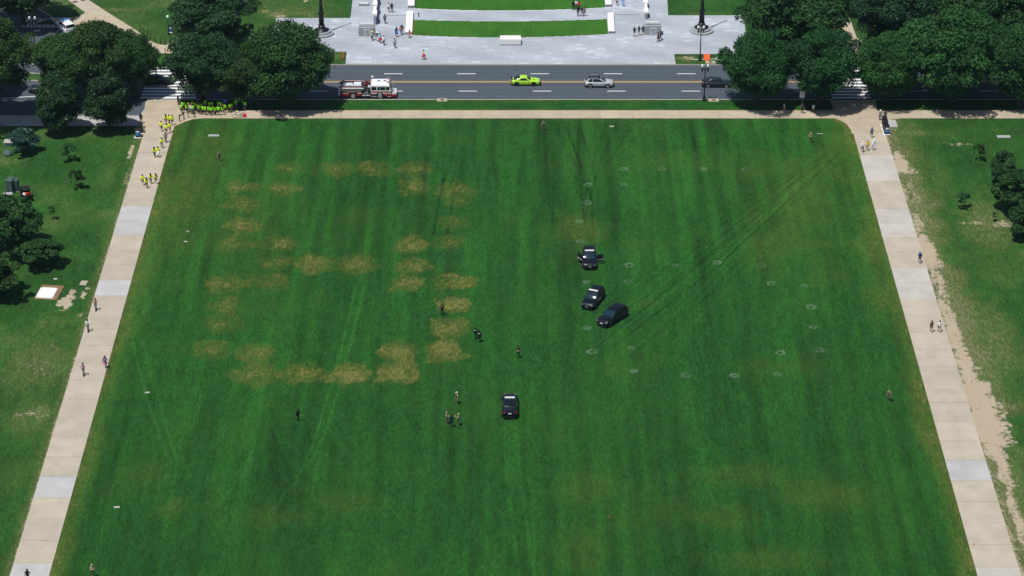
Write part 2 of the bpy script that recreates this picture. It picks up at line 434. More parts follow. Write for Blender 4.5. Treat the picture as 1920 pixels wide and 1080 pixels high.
# base terrain to the horizon
g = MB().add([(-4000, -500, -0.12), (4000, -500, -0.12), (4000, 6000, -0.12), (-4000, 6000, -0.12)], [(0, 1, 2, 3)])
go = g.build('ground', M['rough_lawn']); go['kind'] = 'structure'
att = go.data.attributes.new('paint', 'FLOAT_COLOR', 'POINT')
att.data.foreach_set('color', np.tile([0.1, 0.5, 0, 0], 4).astype(np.float32))

# ---- main lawn
SPOTS = [(540,317,60,26,.5),(630,316,74,28,.62),(695,317,60,28,.62),(778,318,60,30,.62),(775,350,60,30,.6),(858,356,74,32,.55),(860,376,56,24,.4),
 (455,350,66,22,.62),(533,352,66,24,.6),(458,383,64,32,.62),(455,420,66,34,.66),(440,458,66,32,.55),(520,458,66,30,.6),(850,418,70,26,.45),
 (773,460,62,32,.85),(845,455,72,32,.66),(520,490,62,30,.5),(592,494,72,34,.75),(668,497,66,34,.6),(770,498,64,30,.75),(420,535,68,36,.72),
 (502,528,72,34,.7),(765,530,66,34,.85),(850,531,76,32,.85),(425,572,62,38,.72),(848,572,70,34,.8),(415,605,76,36,.45),(842,613,74,36,.85),
 (400,655,70,36,.5),(478,658,78,34,.62),(752,660,76,38,.85),(833,656,80,38,.85),(480,702,84,40,.65),(566,700,82,38,.75),(655,703,82,38,.95),(742,699,84,38,.95)]
RINGS = [(1169,316),(1241,316),(1320,316),(1399,317),(1103,346),(1170,346),(1101,379),(1086,414),(1088,452),(1180,497),(1265,497),(1345,492),
 (1428,497),(1100,528),(1178,528),(1446,531),(1509,535),(1521,575),(1101,614),(1525,612),(1110,659),(1184,652),(1463,661),(1536,656),(1189,695),
 (1286,703),(1377,704),(1458,702)]
TRACKS = [  # polyline of pixels, half width (m), strength (+ light, - dark)
 ([(1553,283),(1440,385),(1330,480),(1225,565),(1120,650)], .20, -.17),([(1571,289),(1452,400),(1345,498),(1250,572),(1150,650)], .20, -.17),
 ([(1558,290),(1446,390),(1336,486),(1228,572)], .16, .12),([(1566,284),(1456,388),(1352,486),(1258,566)], .16, .10),
 ([(1545,292),(1460,340),(1395,370),(1300,418),(1200,470)], .2, -.09),([(1540,306),(1450,352),(1380,385)], .2, -.08),
 ([(1410,490),(1350,540),(1260,600),(1180,670)], .25, -.07),
 ([(667,536),(652,600),(640,655),(615,740),(592,820),(552,910)], .17, .20),([(683,536),(668,600),(655,655),(632,740),(610,810),(575,880)], .17, .20),
 ([(945,800),(950,880),(960,970),(975,1090)], .17, .16),([(968,800),(974,880),(986,970),(1003,1090)], .17, .16),
 ([(248,640),(262,700),(280,760),(318,868)], .17, .16),([(268,640),(282,700),(300,760),(334,872)], .17, .16),
 ([(1060,238),(1082,290),(1108,345),(1112,440)], .22, -.14),([(1088,240),(1106,290),(1110,330)], .22, -.14),([(1050,330),(1078,372)], .18, -.09),
 ([(832,335),(822,380),(812,440)], .2, -.20),([(856,345),(846,390),(838,450)], .2, -.20),([(888,228),(868,300),(850,360)], .22, -.09),
 ([(862,228),(846,300),(832,345)], .22, -.09),([(1105,375),(1114,430),(1116,460)], .2, -.13),
 ([(690,240),(600,280),(480,330),(400,370)], .17, .07),([(1000,260),(920,290),(840,340),(760,400),(640,490)], .17, .06),
 ([(520,660),(590,770),(700,910),(760,985)], .2, .06),([(545,655),(615,765),(725,905)], .2, .06),([(440,700),(400,800),(380,900)], .3, -.07),
 ([(330,880),(315,960),(300,1090)], .3, .06),([(1090,540),(1060,700),(1050,800)], .25, -.05),([(545,915),(500,970)], .2, .1)]
_tr = random.Random(5)
for k in range(13):
    a = (_tr.uniform(1535, 1575), _tr.uniform(280, 300)); e = (_tr.uniform(1110, 1260), _tr.uniform(565, 680))
    m = ((a[0] + e[0]) / 2 + _tr.uniform(-25, 40), (a[1] + e[1]) / 2 + _tr.uniform(-18, 26))
    pts = [((1 - t) ** 2 * a[0] + 2 * t * (1 - t) * m[0] + t * t * e[0], (1 - t) ** 2 * a[1] + 2 * t * (1 - t) * m[1] + t * t * e[1]) for t in [i / 10 for i in range(11)]]
    TRACKS.append((pts, _tr.uniform(.15, .22), _tr.choice([-.12, -.08, .08, .10])))
for k in range(8):
    a = (_tr.uniform(1030, 1230), 228); e = (_tr.uniform(1080, 1125), _tr.uniform(340, 460)); m = (a[0] * .4 + e[0] * .6 + _tr.uniform(-20, 20), 290)
    pts = [((1 - t) ** 2 * a[0] + 2 * t * (1 - t) * m[0] + t * t * e[0], (1 - t) ** 2 * a[1] + 2 * t * (1 - t) * m[1] + t * t * e[1]) for t in [i / 10 for i in range(11)]]
    TRACKS.append((pts, .18, -.10))
for k in range(9):
    a = (_tr.uniform(230, 560), _tr.uniform(560, 760)); e = (a[0] + _tr.uniform(-120, 170), a[1] + _tr.uniform(160, 330))
    TRACKS.append(([a, ((a[0] + e[0]) / 2 + _tr.uniform(-15, 15), (a[1] + e[1]) / 2), e], .18, _tr.choice([.07, .06, -.06])))
def paint_main(x, y):
    n1 = fbm(x, y, 9, 21); n2 = fbm(x, y, 2.2, 31); n3 = fbm(x, y, 0.7, 41)
    stripe = fbm(x * 1.0, y * 0.055, 1.5, 51, 3) - 0.5
    broad = fbm(x, y * 0.12, 6.0, 55, 2) - 0.5
    top = sm(300, 372, y)
    tone = 0.5 + stripe * (0.62 + 0.40 * top) + broad * 0.14 + (n1 - .5) * 0.06 + (n2 - .5) * 0.06 + (n3 - .5) * 0.06
    weave = fbm(x * 0.9, y * 0.10, 0.6, 77, 3) - 0.5; tone = tone + weave * 0.16
    dry = np.zeros_like(x) + np.clip((n1 - 0.62) * 0.5, 0, 1)
    n4 = sm(.25, .75, fbm(x * .8, y * .55, 1.3, 91, 3)); n5 = sm(.3, .7, fbm(x, y, .55, 95, 2))
    for (px, py, w, h, k) in SPOTS:
        d = blob(x, y, px, py, w * (1.2 if px < 700 else 1.08), h * 1.16) + (n2 - .5) * 0.9 + (n3 - .5) * 0.6
        core = sm(0.60, 0.0, d); rim = sm(0.22, 0, np.abs(d - 0.82)) * (0.5 if px > 740 and py > 500 else 0.15)
        dry = np.maximum(dry, k * (sm(1.15, 0.70, d) * (0.28 + 0.28 * n4 + 0.08 * n5) + core * (0.14 + 0.5 * n5) + 0.30 * rim * n4))
    for pts, hw, k in TRACKS:
        d = seg_dist(x, y, px_line(pts)); tone = tone + (1.7 if k > 0 else 1.6) * k * sm(hw * 1.6, hw * 0.4, d) * (0.35 + 1.1 * n2)
    # worn yellow margins along the paths
    e = np.minimum(np.abs(x - XL1), np.abs(x - XR0)); edge = sm(3.4, 0.0, e + (n1 - .5) * 3 + (n2 - .5) * 2)
    tone = tone + edge * 0.14; dry = np.maximum(dry, edge * 0.42 * (0.4 + n2))
    tope = sm(1.6, 0.0, YW0 - y); dry = np.maximum(dry, tope * 0.2 * n2)
    for (px, py, w, h, k) in [(1500,400,330,260,.24),(1600,330,140,240,.30),(340,340,190,330,.28),(1640,480,110,300,.32),(270,520,90,260,.26),(1100,920,180,90,.18),(1560,925,260,80,.16),(1440,1050,240,70,.20),
                              (470,420,330,330,.12),(1090,430,120,80,.3),(320,950,90,60,.25),(1390,890,220,50,.16),(1250,960,300,120,.12),(640,940,200,60,.16),(1240,300,350,60,.12)]:
        d = blob(x, y, px, py, w, h); d = d + (n1 - .5) * 1.4 + (n2 - .5) * .8; dry = np.maximum(dry, k * sm(1.2, 0.0, d) * (0.3 + 1.2 * n2)); tone = tone + 0.10 * k / .3 * sm(1.2, 0.0, d)
    tone = tone - 0.06 * sm(330, 250, y)
    ring = np.zeros_like(x)
    for k, (px, py) in enumerate(RINGS):
        c = G(px, py); rr = 0.46 + 0.10 * math.sin(k * 2.3); d = np.abs(np.hypot(x - c.x, y - c.y) - rr)
        ang = np.arctan2(y - c.y, x - c.x); brk = 0.5 + 0.5 * np.sin(ang * 2 + k) * np.sin(ang * 3 + k * 2.1)
        ring = np.maximum(ring, sm(0.30, 0.02, d + (n3 - .5) * .25) * (0.25 + 0.75 * brk) * (0.26 + 0.30 * math.cos(k * 1.7) ** 2))
    soil = np.zeros_like(x)
    d = seg_dist(x, y, px_line([(1562, 221), (1585, 231), (1598, 246), (1604, 268)])); tone = tone - .45 * sm(0.6, 0.1, d); dry = np.maximum(dry, .6 * sm(.9, .2, d))
    return dry, tone, soil, ring
def rect(x0, x1, y0, y1): return [(x0, y0), (x1, y0), (x1, y1), (x0, y1)]
lawn = lawn_sheet('lawn', rect(XL1 - 0.3, XR0 + 0.3, 236, YW0 + 0.4), 0.165, paint_main, M['lawn'])

# ---- lawns outside the two paths
def paint_left(x, y):
    n1 = fbm(x, y, 7, 121); n2 = fbm(x, y, 2.0, 131); n3 = fbm(x, y, .7, 141)
    tone = 0.43 + (n1 - .5) * 0.5 + (n2 - .5) * 0.26; dry = 0.10 * n1 + np.clip((n1 - 0.56) * 1.5, 0, .5) * n2
    soil = np.zeros_like(x)
    for (px, py, w, h, k) in [(70,680,220,170,.42),(60,780,140,110,.40),(20,640,200,60,.3),(225,400,70,170,.30),(200,330,60,120,.22),(110,250,240,40,.30),(30,900,120,120,.15),(100,420,130,60,.25),(75,770,60,50,.5),(180,250,160,24,.3)]:
        d = blob(x, y, px, py, w, h); f = sm(1.1, 0.1, d + (n2 - .5) * .9); dry = np.maximum(dry, k * f * (0.5 + n2)); tone = tone + .16 * f * k / .4
    for (px, py, w, h, k) in [(124,564,34,34,.95),(135,548,20,16,.7),(157,553,12,22,.8),(164,540,12,12,.6),(245,283,12,44,.75),(238,330,8,60,.45),(150,590,10,14,.55),(70,690,30,10,.42),(60,775,70,22,.40),(185,545,8,30,.5)]:
        d = blob(x, y, px, py, w, h); soil = np.maximum(soil, k * sm(1.25, 0.35, d + (n3 - .5) * 1.3))
    e = np.abs(x - XL0); dry = np.maximum(dry, sm(1.8, 0, e + (n2 - .5) * 1.6) * 0.45 * (.4 + n2)); soil = np.maximum(soil, 0.42 * sm(0.5, 0, e + (n2 - .5) * .5))
    for pts in ([(55,370),(75,395),(105,430)], [(62,370),(82,395)]):
        tone = tone + .2 * sm(.35, .1, seg_dist(x, y, px_line(pts)))
    return dry, tone, soil, np.zeros_like(x)
def paint_right(x, y):
    n1 = fbm(x, y, 7, 221); n2 = fbm(x, y, 2.0, 231); n3 = fbm(x, y, .7, 241)
    tone = 0.41 + (n1 - .5) * 0.5 + (n2 - .5) * .25; dry = 0.10 * n1 + np.clip((n1 - 0.56) * 1.6, 0, .5) * n2
    soil = np.zeros_like(x)
    for (px, py, w, h, k) in [(1850,420,170,160,.45),(1870,640,130,260,.42),(1760,330,70,120,.25),(1800,560,90,130,.36),(1850,700,120,220,.46),(1900,900,80,200,.5),(1715,350,40,200,.5),(1750,470,60,160,.55),(1830,690,70,240,.55),(1700,262,50,30,.35)]:
        d = blob(x, y, px, py, w, h); f = sm(1.1, 0.1, d + (n2 - .5) * .9); dry = np.maximum(dry, k * f * (.5 + n2)); tone = tone + .20 * f * k / .4
    for (px, py, w, h, k) in [(1686,307,34,34,.8),(1698,320,30,16,.55),(1712,365,20,60,.4),(1736,470,28,62,.9),(1743,490,32,40,.8),(1722,420,18,40,.55),(1763,530,18,80,.6),(1786,620,26,110,.7),
                              (1812,690,34,90,.85),(1832,745,62,80,.85),(1852,790,70,80,.9),(1862,830,48,60,.75),(1880,880,22,120,.7),(1903,960,18,140,.65),(1800,270,50,10,.4),(1835,418,60,10,.45),(1890,420,60,14,.45),(1773,590,14,90,.65),(1750,515,12,60,.65)]:
        d = blob(x, y, px, py, w * 1.5, h * 1.3); soil = np.maximum(soil, 1.12 * k * sm(1.3, 0.3, d + (n3 - .5) * .7 + (n2 - .5) * .9))
    e = np.abs(x - XR1); soil = np.maximum(soil, .52 * sm(1.0, 0, e + (n2 - .5) * 1.2)); dry = np.maximum(dry, sm(7.5, 1.0, e + (n2 - .5) * 3 + (n1 - .5) * 7) * .75 * (.45 + .8 * n2))
    return dry, tone, soil, np.zeros_like(x)
lawn_sheet('lawn_left', rect(-92, XL0 + 0.3, 240, G(0, 236).y + .1), 0.22, paint_left, M['rough_lawn'])
lawn_sheet('lawn_right', rect(XR1 - 0.3, 95, 240, YW0 + .3), 0.22, paint_right, M['rough_lawn'])

# ---- strips and far lawns
def paint_strip(x, y):
    n1 = fbm(x, y, 5, 321); n2 = fbm(x, y, 1.5, 331)
    edge = np.minimum(np.abs(y - YN), np.abs(y - YW1)); dry = sm(.9, 0, edge + (n2 - .5) * .6) * .35 + np.clip((n1 - .6) * 1.0, 0, 1) * .4
    return dry, 0.54 + (n1 - .5) * .3 + (n2 - .5) * .2, np.zeros_like(x), np.zeros_like(x)
def paint_far(x, y):
    n1 = fbm(x, y, 7, 421); n2 = fbm(x, y, 2.0, 431); n3 = fbm(x, y, .7, 441)
    tone = .44 + (n1 - .5) * .5 + (n2 - .5) * .25; dry = .24 * n1 + np.clip((n1 - .5) * 1.4, 0, .6) * n2; soil = np.zeros_like(x)
    for (px, py, w, h, k) in [(520,28,70,22,.75),(498,22,50,18,.5),(225,18,190,14,.45),(625,104,50,12,.5),(1290,110,60,16,.7),(1300,20,50,40,.5),(230,35,160,50,.25),(165,35,60,22,.4),(155,56,60,14,.3)]:
        d = blob(x, y, px, py, w, h); f = sm(1.1, .1, d + (n2 - .5) * .8); dry = np.maximum(dry, k * f * (.5 + n2))
    for (px, py, w, h, k) in [(525,30,34,8,.55),(1290,108,40,8,.6),(573,2,12,5,.9),(497,20,20,5,.5)]:
        soil = np.maximum(soil, k * sm(1.25, .3, blob(x, y, px, py, w, h) + (n3 - .5)))
    # the mown memorial lawns beside the plaza are greener
    green = sm(560, 640, 960 + 0 * x + x * 11) * sm(420.0, 424.0, y)
    dry = dry * (1 - .8 * green)
    return dry, tone, soil, np.zeros_like(x)
XS0, XS1 = G(338, 197).x, G(1560, 197).x
lawn_sheet('verge', rect(XS0, XS1, YW1, YN - 0.18), 0.25, paint_strip, M['lawn'], rough=.015)
lawn_sheet('verge_right', rect(G(1645, 197).x, 110, YW1, YN - 0.18), 0.3, paint_strip, M['lawn'], rough=.015)
FL = [(-300,-70),(669,-70),(657,34),(518,35),(505,97),(650,97),(648.5,120),(345,120),(338,97),(285,97),(272,116),(158,106),(146,62),(134,47),(60,46.5),(100,32),(60,10),(-300,10)]
FR = [(1247,-70),(2400,-70),(2400,120),(1267,120),(1264,101),(1402,101),(1395,30),(1253,30)]
lawn_sheet('lawn_far_left', px_poly(FL), 0.25, paint_far, M['rough_lawn'], rough=.02)
lawn_sheet('lawn_far_right', px_poly(FR), 0.25, paint_far, M['rough_lawn'], rough=.02)

# ------------------------------------------------------------------ road, kerbs, markings
XROAD = 400
road = MB().add([(-XROAD, YN, 0), (XROAD, YN, 0), (XROAD, YF, 0), (-XROAD, YF, 0)], [(0, 1, 2, 3)]).build('road', M['asphalt']); road['kind'] = 'structure'
jn = px_poly([(-500,10),(60,10),(100,32),(60,46.5),(134,47),(146,62),(158,106),(272,118),(272,217),(-500,217)])
jp = MB(); jp.add([(p[0], p[1], 0.004) for p in jn], [tuple(range(len(jn)))])
jo = jp.build('road_junction', M['asphalt']); jo['kind'] = 'structure'
def kerb(name, pts, w=0.18, z=0.135):
    b = MB()
    for (a, c) in zip(pts[:-1], pts[1:]):
        a, c = Vector((*a, 0)), Vector((*c, 0)); d = (c - a).normalized(); n = Vector((-d.y, d.x, 0)) * w / 2
        a2, c2 = a - d * 0.02, c + d * 0.02
        b.prism([(a2 + n)[:2], (c2 + n)[:2], (c2 - n)[:2], (a2 - n)[:2]], -0.05, z)
    o = b.build(name, M['kerb']); o['kind'] = 'structure'; return o
kerb('kerb_near', [(XS0 - 4.6, YN - .09), (G(1563, 186).x, YN - .09)])
kerb('kerb_near_right', [(G(1640, 186).x, YN - .09), (200, YN - .09)])
kerb('kerb_far', [(G(340, 121).x, YF + .09), (200, YF + .09)], z=.14)
kerb('kerb_island', px_poly([(272, 117), (158, 106), (146, 62), (134, 47), (60, 46.5), (100, 32), (60, 10)]))
kerb('kerb_junction', px_poly([(-300, 217), (262, 217), (272, 205), (274, 190)]))
def sheet(name, x0, x1, y0, y1, z, mat, parent):
    return MB().add([(x0, y0, z), (x1, y0, z), (x1, y1, z), (x0, y1, z)], [(0, 1, 2, 3)]).build(name, mat, parent)
for row in (137, 169.5):
    y = G(0, row).y; x = G(720, row).x - 12.19 * 3
    while x < 100:
        if G(380, row).x < x < G(1545, row).x or x > G(1640, row).x:
            sheet('lane_dash', x, x + 3.05, y - .10, y + .10, .004, M['line_white'], road)
        x += 12.19
yc = G(0, 152).y
for x0, x1 in ((G(380, 152).x, G(1545, 152).x), (G(1640, 152).x, 120)):
    for dy in (-.16, .16): sheet('centre_line', x0, x1, yc + dy - .07, yc + dy + .07, .004, M['line_yellow'], road)
for k in range(11):
    y = YN + 0.9 + k * (YF - YN - 1.8) / 10
    sheet('crosswalk_stripe', G(271, 160).x, G(373, 160).x, y - .33, y + .33, .008, M['line_white'], road)
    sheet('crosswalk_stripe', G(1555, 160).x, G(1627, 160).x, y - .33, y + .33, .008, M['line_white'], road)
# diagonal zebra of the side road and its lane lines
for k in range(9):
    a = 40 + k * 8.0
    q = px_poly([(a, 48.6), (a + 4.0, 48.6), (a + 15.0, 35.4), (a + 11.0, 35.4)])
    MB().add([(p[0], p[1], .012) for p in q], [(0, 1, 2, 3)]).build('crosswalk_stripe', M['line_white'], jo)
for a, b_ in (((44, 49.6), (112, 50.2)), ((46, 34.4), (100, 34.4))):
    a, b_ = G(*a), G(*b_); sheet('crosswalk_line', a.x, b_.x, a.y - .12, a.y + .12, .0125, M['line_white'], jo)
for q in ([(40,116.6),(100,121.2),(100,122.4),(40,117.8)], [(100,121.6),(190,131),(190,132),(100,122.6)], [(-60,186),(75,178.4),(75,179.3),(-60,187)], [(64,56),(76,55),(76,57),(64,58)]):
    MB().add([(p[0], p[1], .012) for p in px_poly(q)], [(0, 1, 2, 3)]).build('lane_line', M['line_white'], jo)
# grass traffic island in the junction
isl = px_poly([(-40,143),(50,136),(98,139),(104,146),(96,152),(50,151),(-40,158)])
io = MB().prism(isl, -.02, .15).build('traffic_island', M['kerb']); tag(io, kind='structure')
ci = (sum(p[0] for p in isl) / 7, sum(p[1] for p in isl) / 7)
gi = lawn_sheet('island_grass', [(ci[0] + (p[0] - ci[0]) * .95, ci[1] + (p[1] - ci[1]) * .86) for p in isl], .2, paint_far, M['rough_lawn'], z=.175, rough=.01, parent=io, kind=None)

# ------------------------------------------------------------------ concrete paths: every slab a piece
slab_cache = {}
def slab(parent, x0, x1, y0, y1, z, mat, th=.10, gap=.022):
    key = (round(x1 - x0, 2), round(y1 - y0, 2), mat.name)
    if key not in slab_cache:
        w, d = x1 - x0 - gap, y1 - y0 - gap
        b = MB(); b.box((0, 0, -th / 2), (w, d, th), taper=(1 - .02 / w, 1 - .02 / d)); slab_cache[key] = b.mesh('slab', mat)
    o = link('slab', slab_cache[key], parent, ((x0 + x1) / 2, (y0 + y1) / 2, z + rng.uniform(-.006, .006)))
    o.rotation_euler = (rng.uniform(-.0012, .0012), rng.uniform(-.0012, .0012), 0)
    return o
def bed(name, x0, x1, y0, y1, z):
    o = MB().box(((x0 + x1) / 2, (y0 + y1) / 2, z - .05), (x1 - x0, y1 - y0, .1)).build(name, M['bed']); o['kind'] = 'structure'; return o
PW = 4.72
pl = bed('path_left', XL0 + .02, XL1 - .02, 237, G(0, 236).y, .125)
y = 265.17 - PW * 6; k = 0
while y < G(0, 236).y - .2:
    y1 = min(y + PW, G(0, 236).y); mid = (y + y1) / 2
    grey = any(abs(mid - c) < 1.2 for c in (267.5, 319.5, 338.3, 343.0, 248.5, 243.8))
    pale = (k % 4 == 1)
    slab(pl, XL0, XL1, y, y1, .16, M['slab_grey'] if grey else (M['slab_pale'] if False else M['slab_tan'])); y += PW; k += 1
pr = bed('path_right', XR0 + .02, XR1 - .02, 237, G(0, 250).y, .125)
y = 269.0 - PW * 7; yt = G(0, 250).y
light_rows = [G(0, r).y for r in (303, 328, 404, 432, 515, 542, 885, 1075)]
while y < yt - .2:
    y1 = min(y + PW, yt); mid = (y + y1) / 2
    pale = any(abs(mid - c) < 2.4 for c in light_rows)
    grey = abs(mid - G(0, 885).y) < 2.4
    slab(pr, XR0, XR1, y, y1, .16, M['slab_grey'] if grey else (M['slab_pale'] if pale else M['slab_tan'])); y += PW
# sidewalk beside the road
sw = bed('sidewalk', G(378, 214).x, G(1566, 214).x, YW0 + .02, YW1 - .02, .122)
x = G(378, 214).x
while x < G(1566, 214).x - .1:
    slab(sw, x, min(x + 3.2, G(1566, 214).x), YW0, YW1, .15, M['walk']); x += 3.2
sr = bed('sidewalk_right', G(1690, 214).x, 110, YW0 + .02, YW1 - .02, .122)
x = G(1690, 214).x
while x < 104:
    slab(sr, x, x + 3.2, YW0, YW1, .15, M['walk']); x += 3.2
YA, YB = G(0, 236).y, G(0, 218).y
sl = bed('sidewalk_left', -110, G(262, 228).x, YA + .02, YB - .02, .122)
x = G(262, 228).x
while x > -106:
    slab(sl, x - 3.2, x, YA, YB, .15, M['slab_grey']); x -= 3.2
def pavement(name, px, z, mat, th=.12):
    o = MB().prism(px_poly(px), z - th, z).build(name, mat); o['kind'] = 'structure'; return o
pavement('pavement_left_corner', [(276,187.5),(338,187.5),(338,207.5),(379,207.5),(379,222),(362,223.5),(345,229),(328,236.5),(261.5,236.5),(262,218),(272,206)], .142, M['walk'])
pavement('pavement_right_corner', [(1556,187.5),(1642,187.5),(1644,207.5),(1692,207.5),(1692,222),(1672,224),(1662,236),(1662,250.5),(1597,250.5),(1596,244),(1586,231),(1567,222),(1564,207.5)], .142, M['walk'])
pavement('pavement_far_corner', [(127,-20),(165,-20),(165,0),(257,58),(284,78),(296,83),(310,85),(322,78),(332,68),(345,72),(342,100),(285,100),(270,98),(196,47),(137,47),(137,34),(150,30),(161,23),(158,17),(127,0)], .145, M['walk'])
pavement('pavement_ramp', [(91,33.2),(136,33.2),(133,46.5),(108,46.5)], .139, M['slab_grey'])
pavement('pavement_far_path', [(126.5,-20),(166,-20),(166,0),(190,15.5),(160,23.5),(128,0)], .152, M['slab_tan'])
pavement('pavement_far_right_corner', [(1540,30),(1588,20),(1606,70),(1650,104),(1650,119),(1552,119),(1545,90)], .145, M['walk'])
for (px, py, w, d) in [(141, 3.5, 1.0, 1.0), (156, 0.2, .9, .9)]:
    q = G(px, py, .155); o = MB().lathe([(0, .012), (w / 2 - .05, .012), (w / 2, 0)], n=16).build('manhole_cover', M['iron_cover'], None, q)
    tag(o, 'dark round iron cover on the tan path, %s' % ('nearer the tree' if px == 141 else 'at the very top of the picture'), 'manhole cover', 'covers in the far path')

# ------------------------------------------------------------------ memorial plaza
PLZ = px_poly([(669,-70),(1247,-70),(1253,30),(1395,30),(1402,101),(1264,101),(1267,120.3),(648,120.3),(650,97),(505,97),(518,35),(657,34)])
pz = MB().prism(PLZ, 0.0, .12).build('plaza', M['granite_dark']); pz['kind'] = 'structure'
pb = MB(); pcols = []
ry = min(p[1] for p in PLZ); row = 0
while ry < max(p[1] for p in PLZ):
    h = .62; yc_ = ry + h / 2; xs = []
    for i in range(len(PLZ)):
        (x0, y0), (x1, y1) = PLZ[i], PLZ[(i + 1) % len(PLZ)]
        if (y0 > yc_) != (y1 > yc_): xs.append(x0 + (x1 - x0) * (yc_ - y0) / (y1 - y0))
    xs.sort(); prev = 0.0
    for a, c in zip(xs[::2], xs[1::2]):
        x = a - rng.uniform(0, 1.2)
        while x < c:
            w = rng.uniform(1.0, 1.9); xa, xb = max(x, a) + .007, min(x + w, c) - .007
            if xb - xa > .06:
                zt = .150 + rng.uniform(-.002, .002)
                pb.add([(xa, ry + .006, .115), (xb, ry + .006, .115), (xb, ry + h - .006, .115), (xa, ry + h - .006, .115),
                        (xa, ry + .012, zt), (xb, ry + .012, zt), (xb, ry + h - .012, zt), (xa, ry + h - .012, zt)],
                       [(4, 5, 6, 7), (0, 1, 5, 4), (1, 2, 6, 5), (2, 3, 7, 6), (3, 0, 4, 7)])
                r = rng.random(); big = math.sin(xa * .31 + row * .13) * math.sin(row * .37 + xa * .11)
                vv = .405 + .025 * rng.random() + .05 * big
                if r > .84 - .2 * big: vv += .045
                if r > .96 - .1 * big: vv += .07
                warm = max(0, 1 - (ry - YF) / 1.6) * .5
                col = (vv * (.885 + .135 * warm), vv * (.965 + .0 * warm), vv * (1.10 - .24 * warm), 1)
                pcols += [col] * 8
            x += w
    ry += h; row += 1
pme = pb.mesh('paver', M['paver'])
a = pme.attributes.new('paint', 'FLOAT_COLOR', 'POINT'); a.data.foreach_set('color', np.array(pcols, np.float32).ravel())
po = link('paver', pme, pz); po['kind'] = 'stuff'

def arc_rows(x0, x1, rows, n=24):
    """row of a shallow curve given at its left end, middle and right end"""
    (l, m, r_) = rows; out = []
    for k in range(n + 1):
        t = k / n; yy = l * 2 * (t - .5) * (t - 1) + m * 4 * t * (1 - t) + r_ * 2 * t * (t - .5)
        out.append((x0 + (x1 - x0) * t, yy))
    return out
def terrace(name, top, bot, label_):
    pts = px_poly(top + bot[::-1]); cx = sum(p[0] for p in pts) / len(pts); cy = sum(p[1] for p in pts) / len(pts)
    o = MB().prism([(cx + (p[0] - cx) * 1.004, cy + (p[1] - cy) * 1.03) for p in pts], .10, .20).build(name, M['granite']); o['kind'] = 'structure'
    def pt(x, y):
        n1 = fbm(x, y, 4, 521); n2 = fbm(x, y, 1.2, 531); st = fbm(x, y * .15, 1.0, 541) - .5
        d = np.minimum(np.abs(x - min(p[0] for p in pts)), 9); dry = sm(1.0, 0, d + (n2 - .5)) * .5 + np.clip((n1 - .62) * 1.6, 0, 1) * .5
        return dry, .55 + (n1 - .5) * .3 + st * .2, np.zeros_like(x), np.zeros_like(x)
    lawn_sheet('terrace_grass', pts, .16, pt, M['terrace_grass'], z=.225, rough=.012, parent=o, kind=None)
terrace('terrace_lower', arc_rows(775.5, 1138, (38, 41, 36.5)), arc_rows(773.5, 1140, (66.5, 71, 64.5)), '')
terrace('terrace_upper', arc_rows(781, 1130, (-60, -57, -60)), arc_rows(777.5, 1134, (16.5, 20.5, 14.8)), '')

def wall_block(name, px, z1, label_, mat='white_stone', cap=True, cat='wall'):
    pts = px_poly(px); o = empty(name, (sum(p[0] for p in pts) / 4, sum(p[1] for p in pts) / 4, .14))
    loc = [(p[0] - o.location.x, p[1] - o.location.y) for p in pts]
    MB().prism([(p[0] * .985, p[1] * .985) for p in loc], 0, z1 - .16).build('wall_base', M['granite_dark'], o)
    MB().prism(loc, z1 - .16, z1).build('coping', M[mat], o)
    return tag(o, label_, cat, 'low cheek walls beside the terraces')
wall_block('cheek_wall', [(762.5,26),(775,26),(773,65.5),(760,65.5)], .55, 'low white stone wall at the left end of the lower grass terrace')
wall_block('cheek_wall', [(766,-40),(779,-40),(777,15.5),(765,15.5)], .55, 'low white stone wall at the left end of the upper grass terrace')
wall_block('cheek_wall', [(1139,29),(1150,29),(1152.5,63.5),(1140.5,63.5)], .55, 'low white stone wall at the right end of the lower grass terrace')
wall_block('cheek_wall', [(1133,-40),(1144,-40),(1147,13.5),(1135,13.5)], .55, 'low white stone wall at the right end of the upper grass terrace')
for a, b_, lab in (((722, 29.4), (762, 29.4), 'left'), ((1150, 27.4), (1200, 27.4), 'right')):
    a, b_ = G(*a), G(*b_)
    o = MB().box(((a.x + b_.x) / 2, a.y, .17), (b_.x - a.x, .34, .10)).build('step_edge', M['granite_dark']); tag(o, 'dark stone step edge crossing the %s memorial walk' % lab, 'step')

def pier(px0, px1, pyb, side):
    c = G((px0 + px1) / 2, pyb); s, sd = scale_at(pyb); w = (px1 - px0) / s
    o = empty('stone_pier', (c.x, c.y + .75, .145)); h = 1.75
    b = MB().box((0, 0, h / 2), (w, 1.5, h)); b.build('block', M['granite_dark'], o)
    MB().box((0, .25, h + .11), (w * .90, .95, .22)).build('upper_step', M['granite_dark'], o)
    MB().box((0, .42, h + .29), (w * .80, .55, .14)).build('cap_stone', M['granite'], o)
    MB().box((0, -.62, .07), (w + .12, .5, .14)).build('plinth', M['granite'], o)
    p = MB().box((.05, -.752, h * .52), (w * .40, .05, w * .44)).build('panel', M['granite'], o)
    e = MB(); e.torus((.05, -.79, h * .52), (0, 1, 0), w * .145, .05, 20, 6)
    for k in range(5):
        t = 2 * math.pi * k / 5 + .3; e.cyl((.05, -.79, h * .52), (.05 + math.cos(t) * w * .1, -.79, h * .52 + math.sin(t) * w * .1), .045, .02, 6)
    e.build('emblem', M['granite_dark'], p)
    return tag(o, 'square grey stone pier with a round emblem, %s' % side, 'stone pier', 'stone piers flanking the memorial entrance')
pier(672.5, 703.5, 70.2, 'left of the plaza beside the fenced wall')
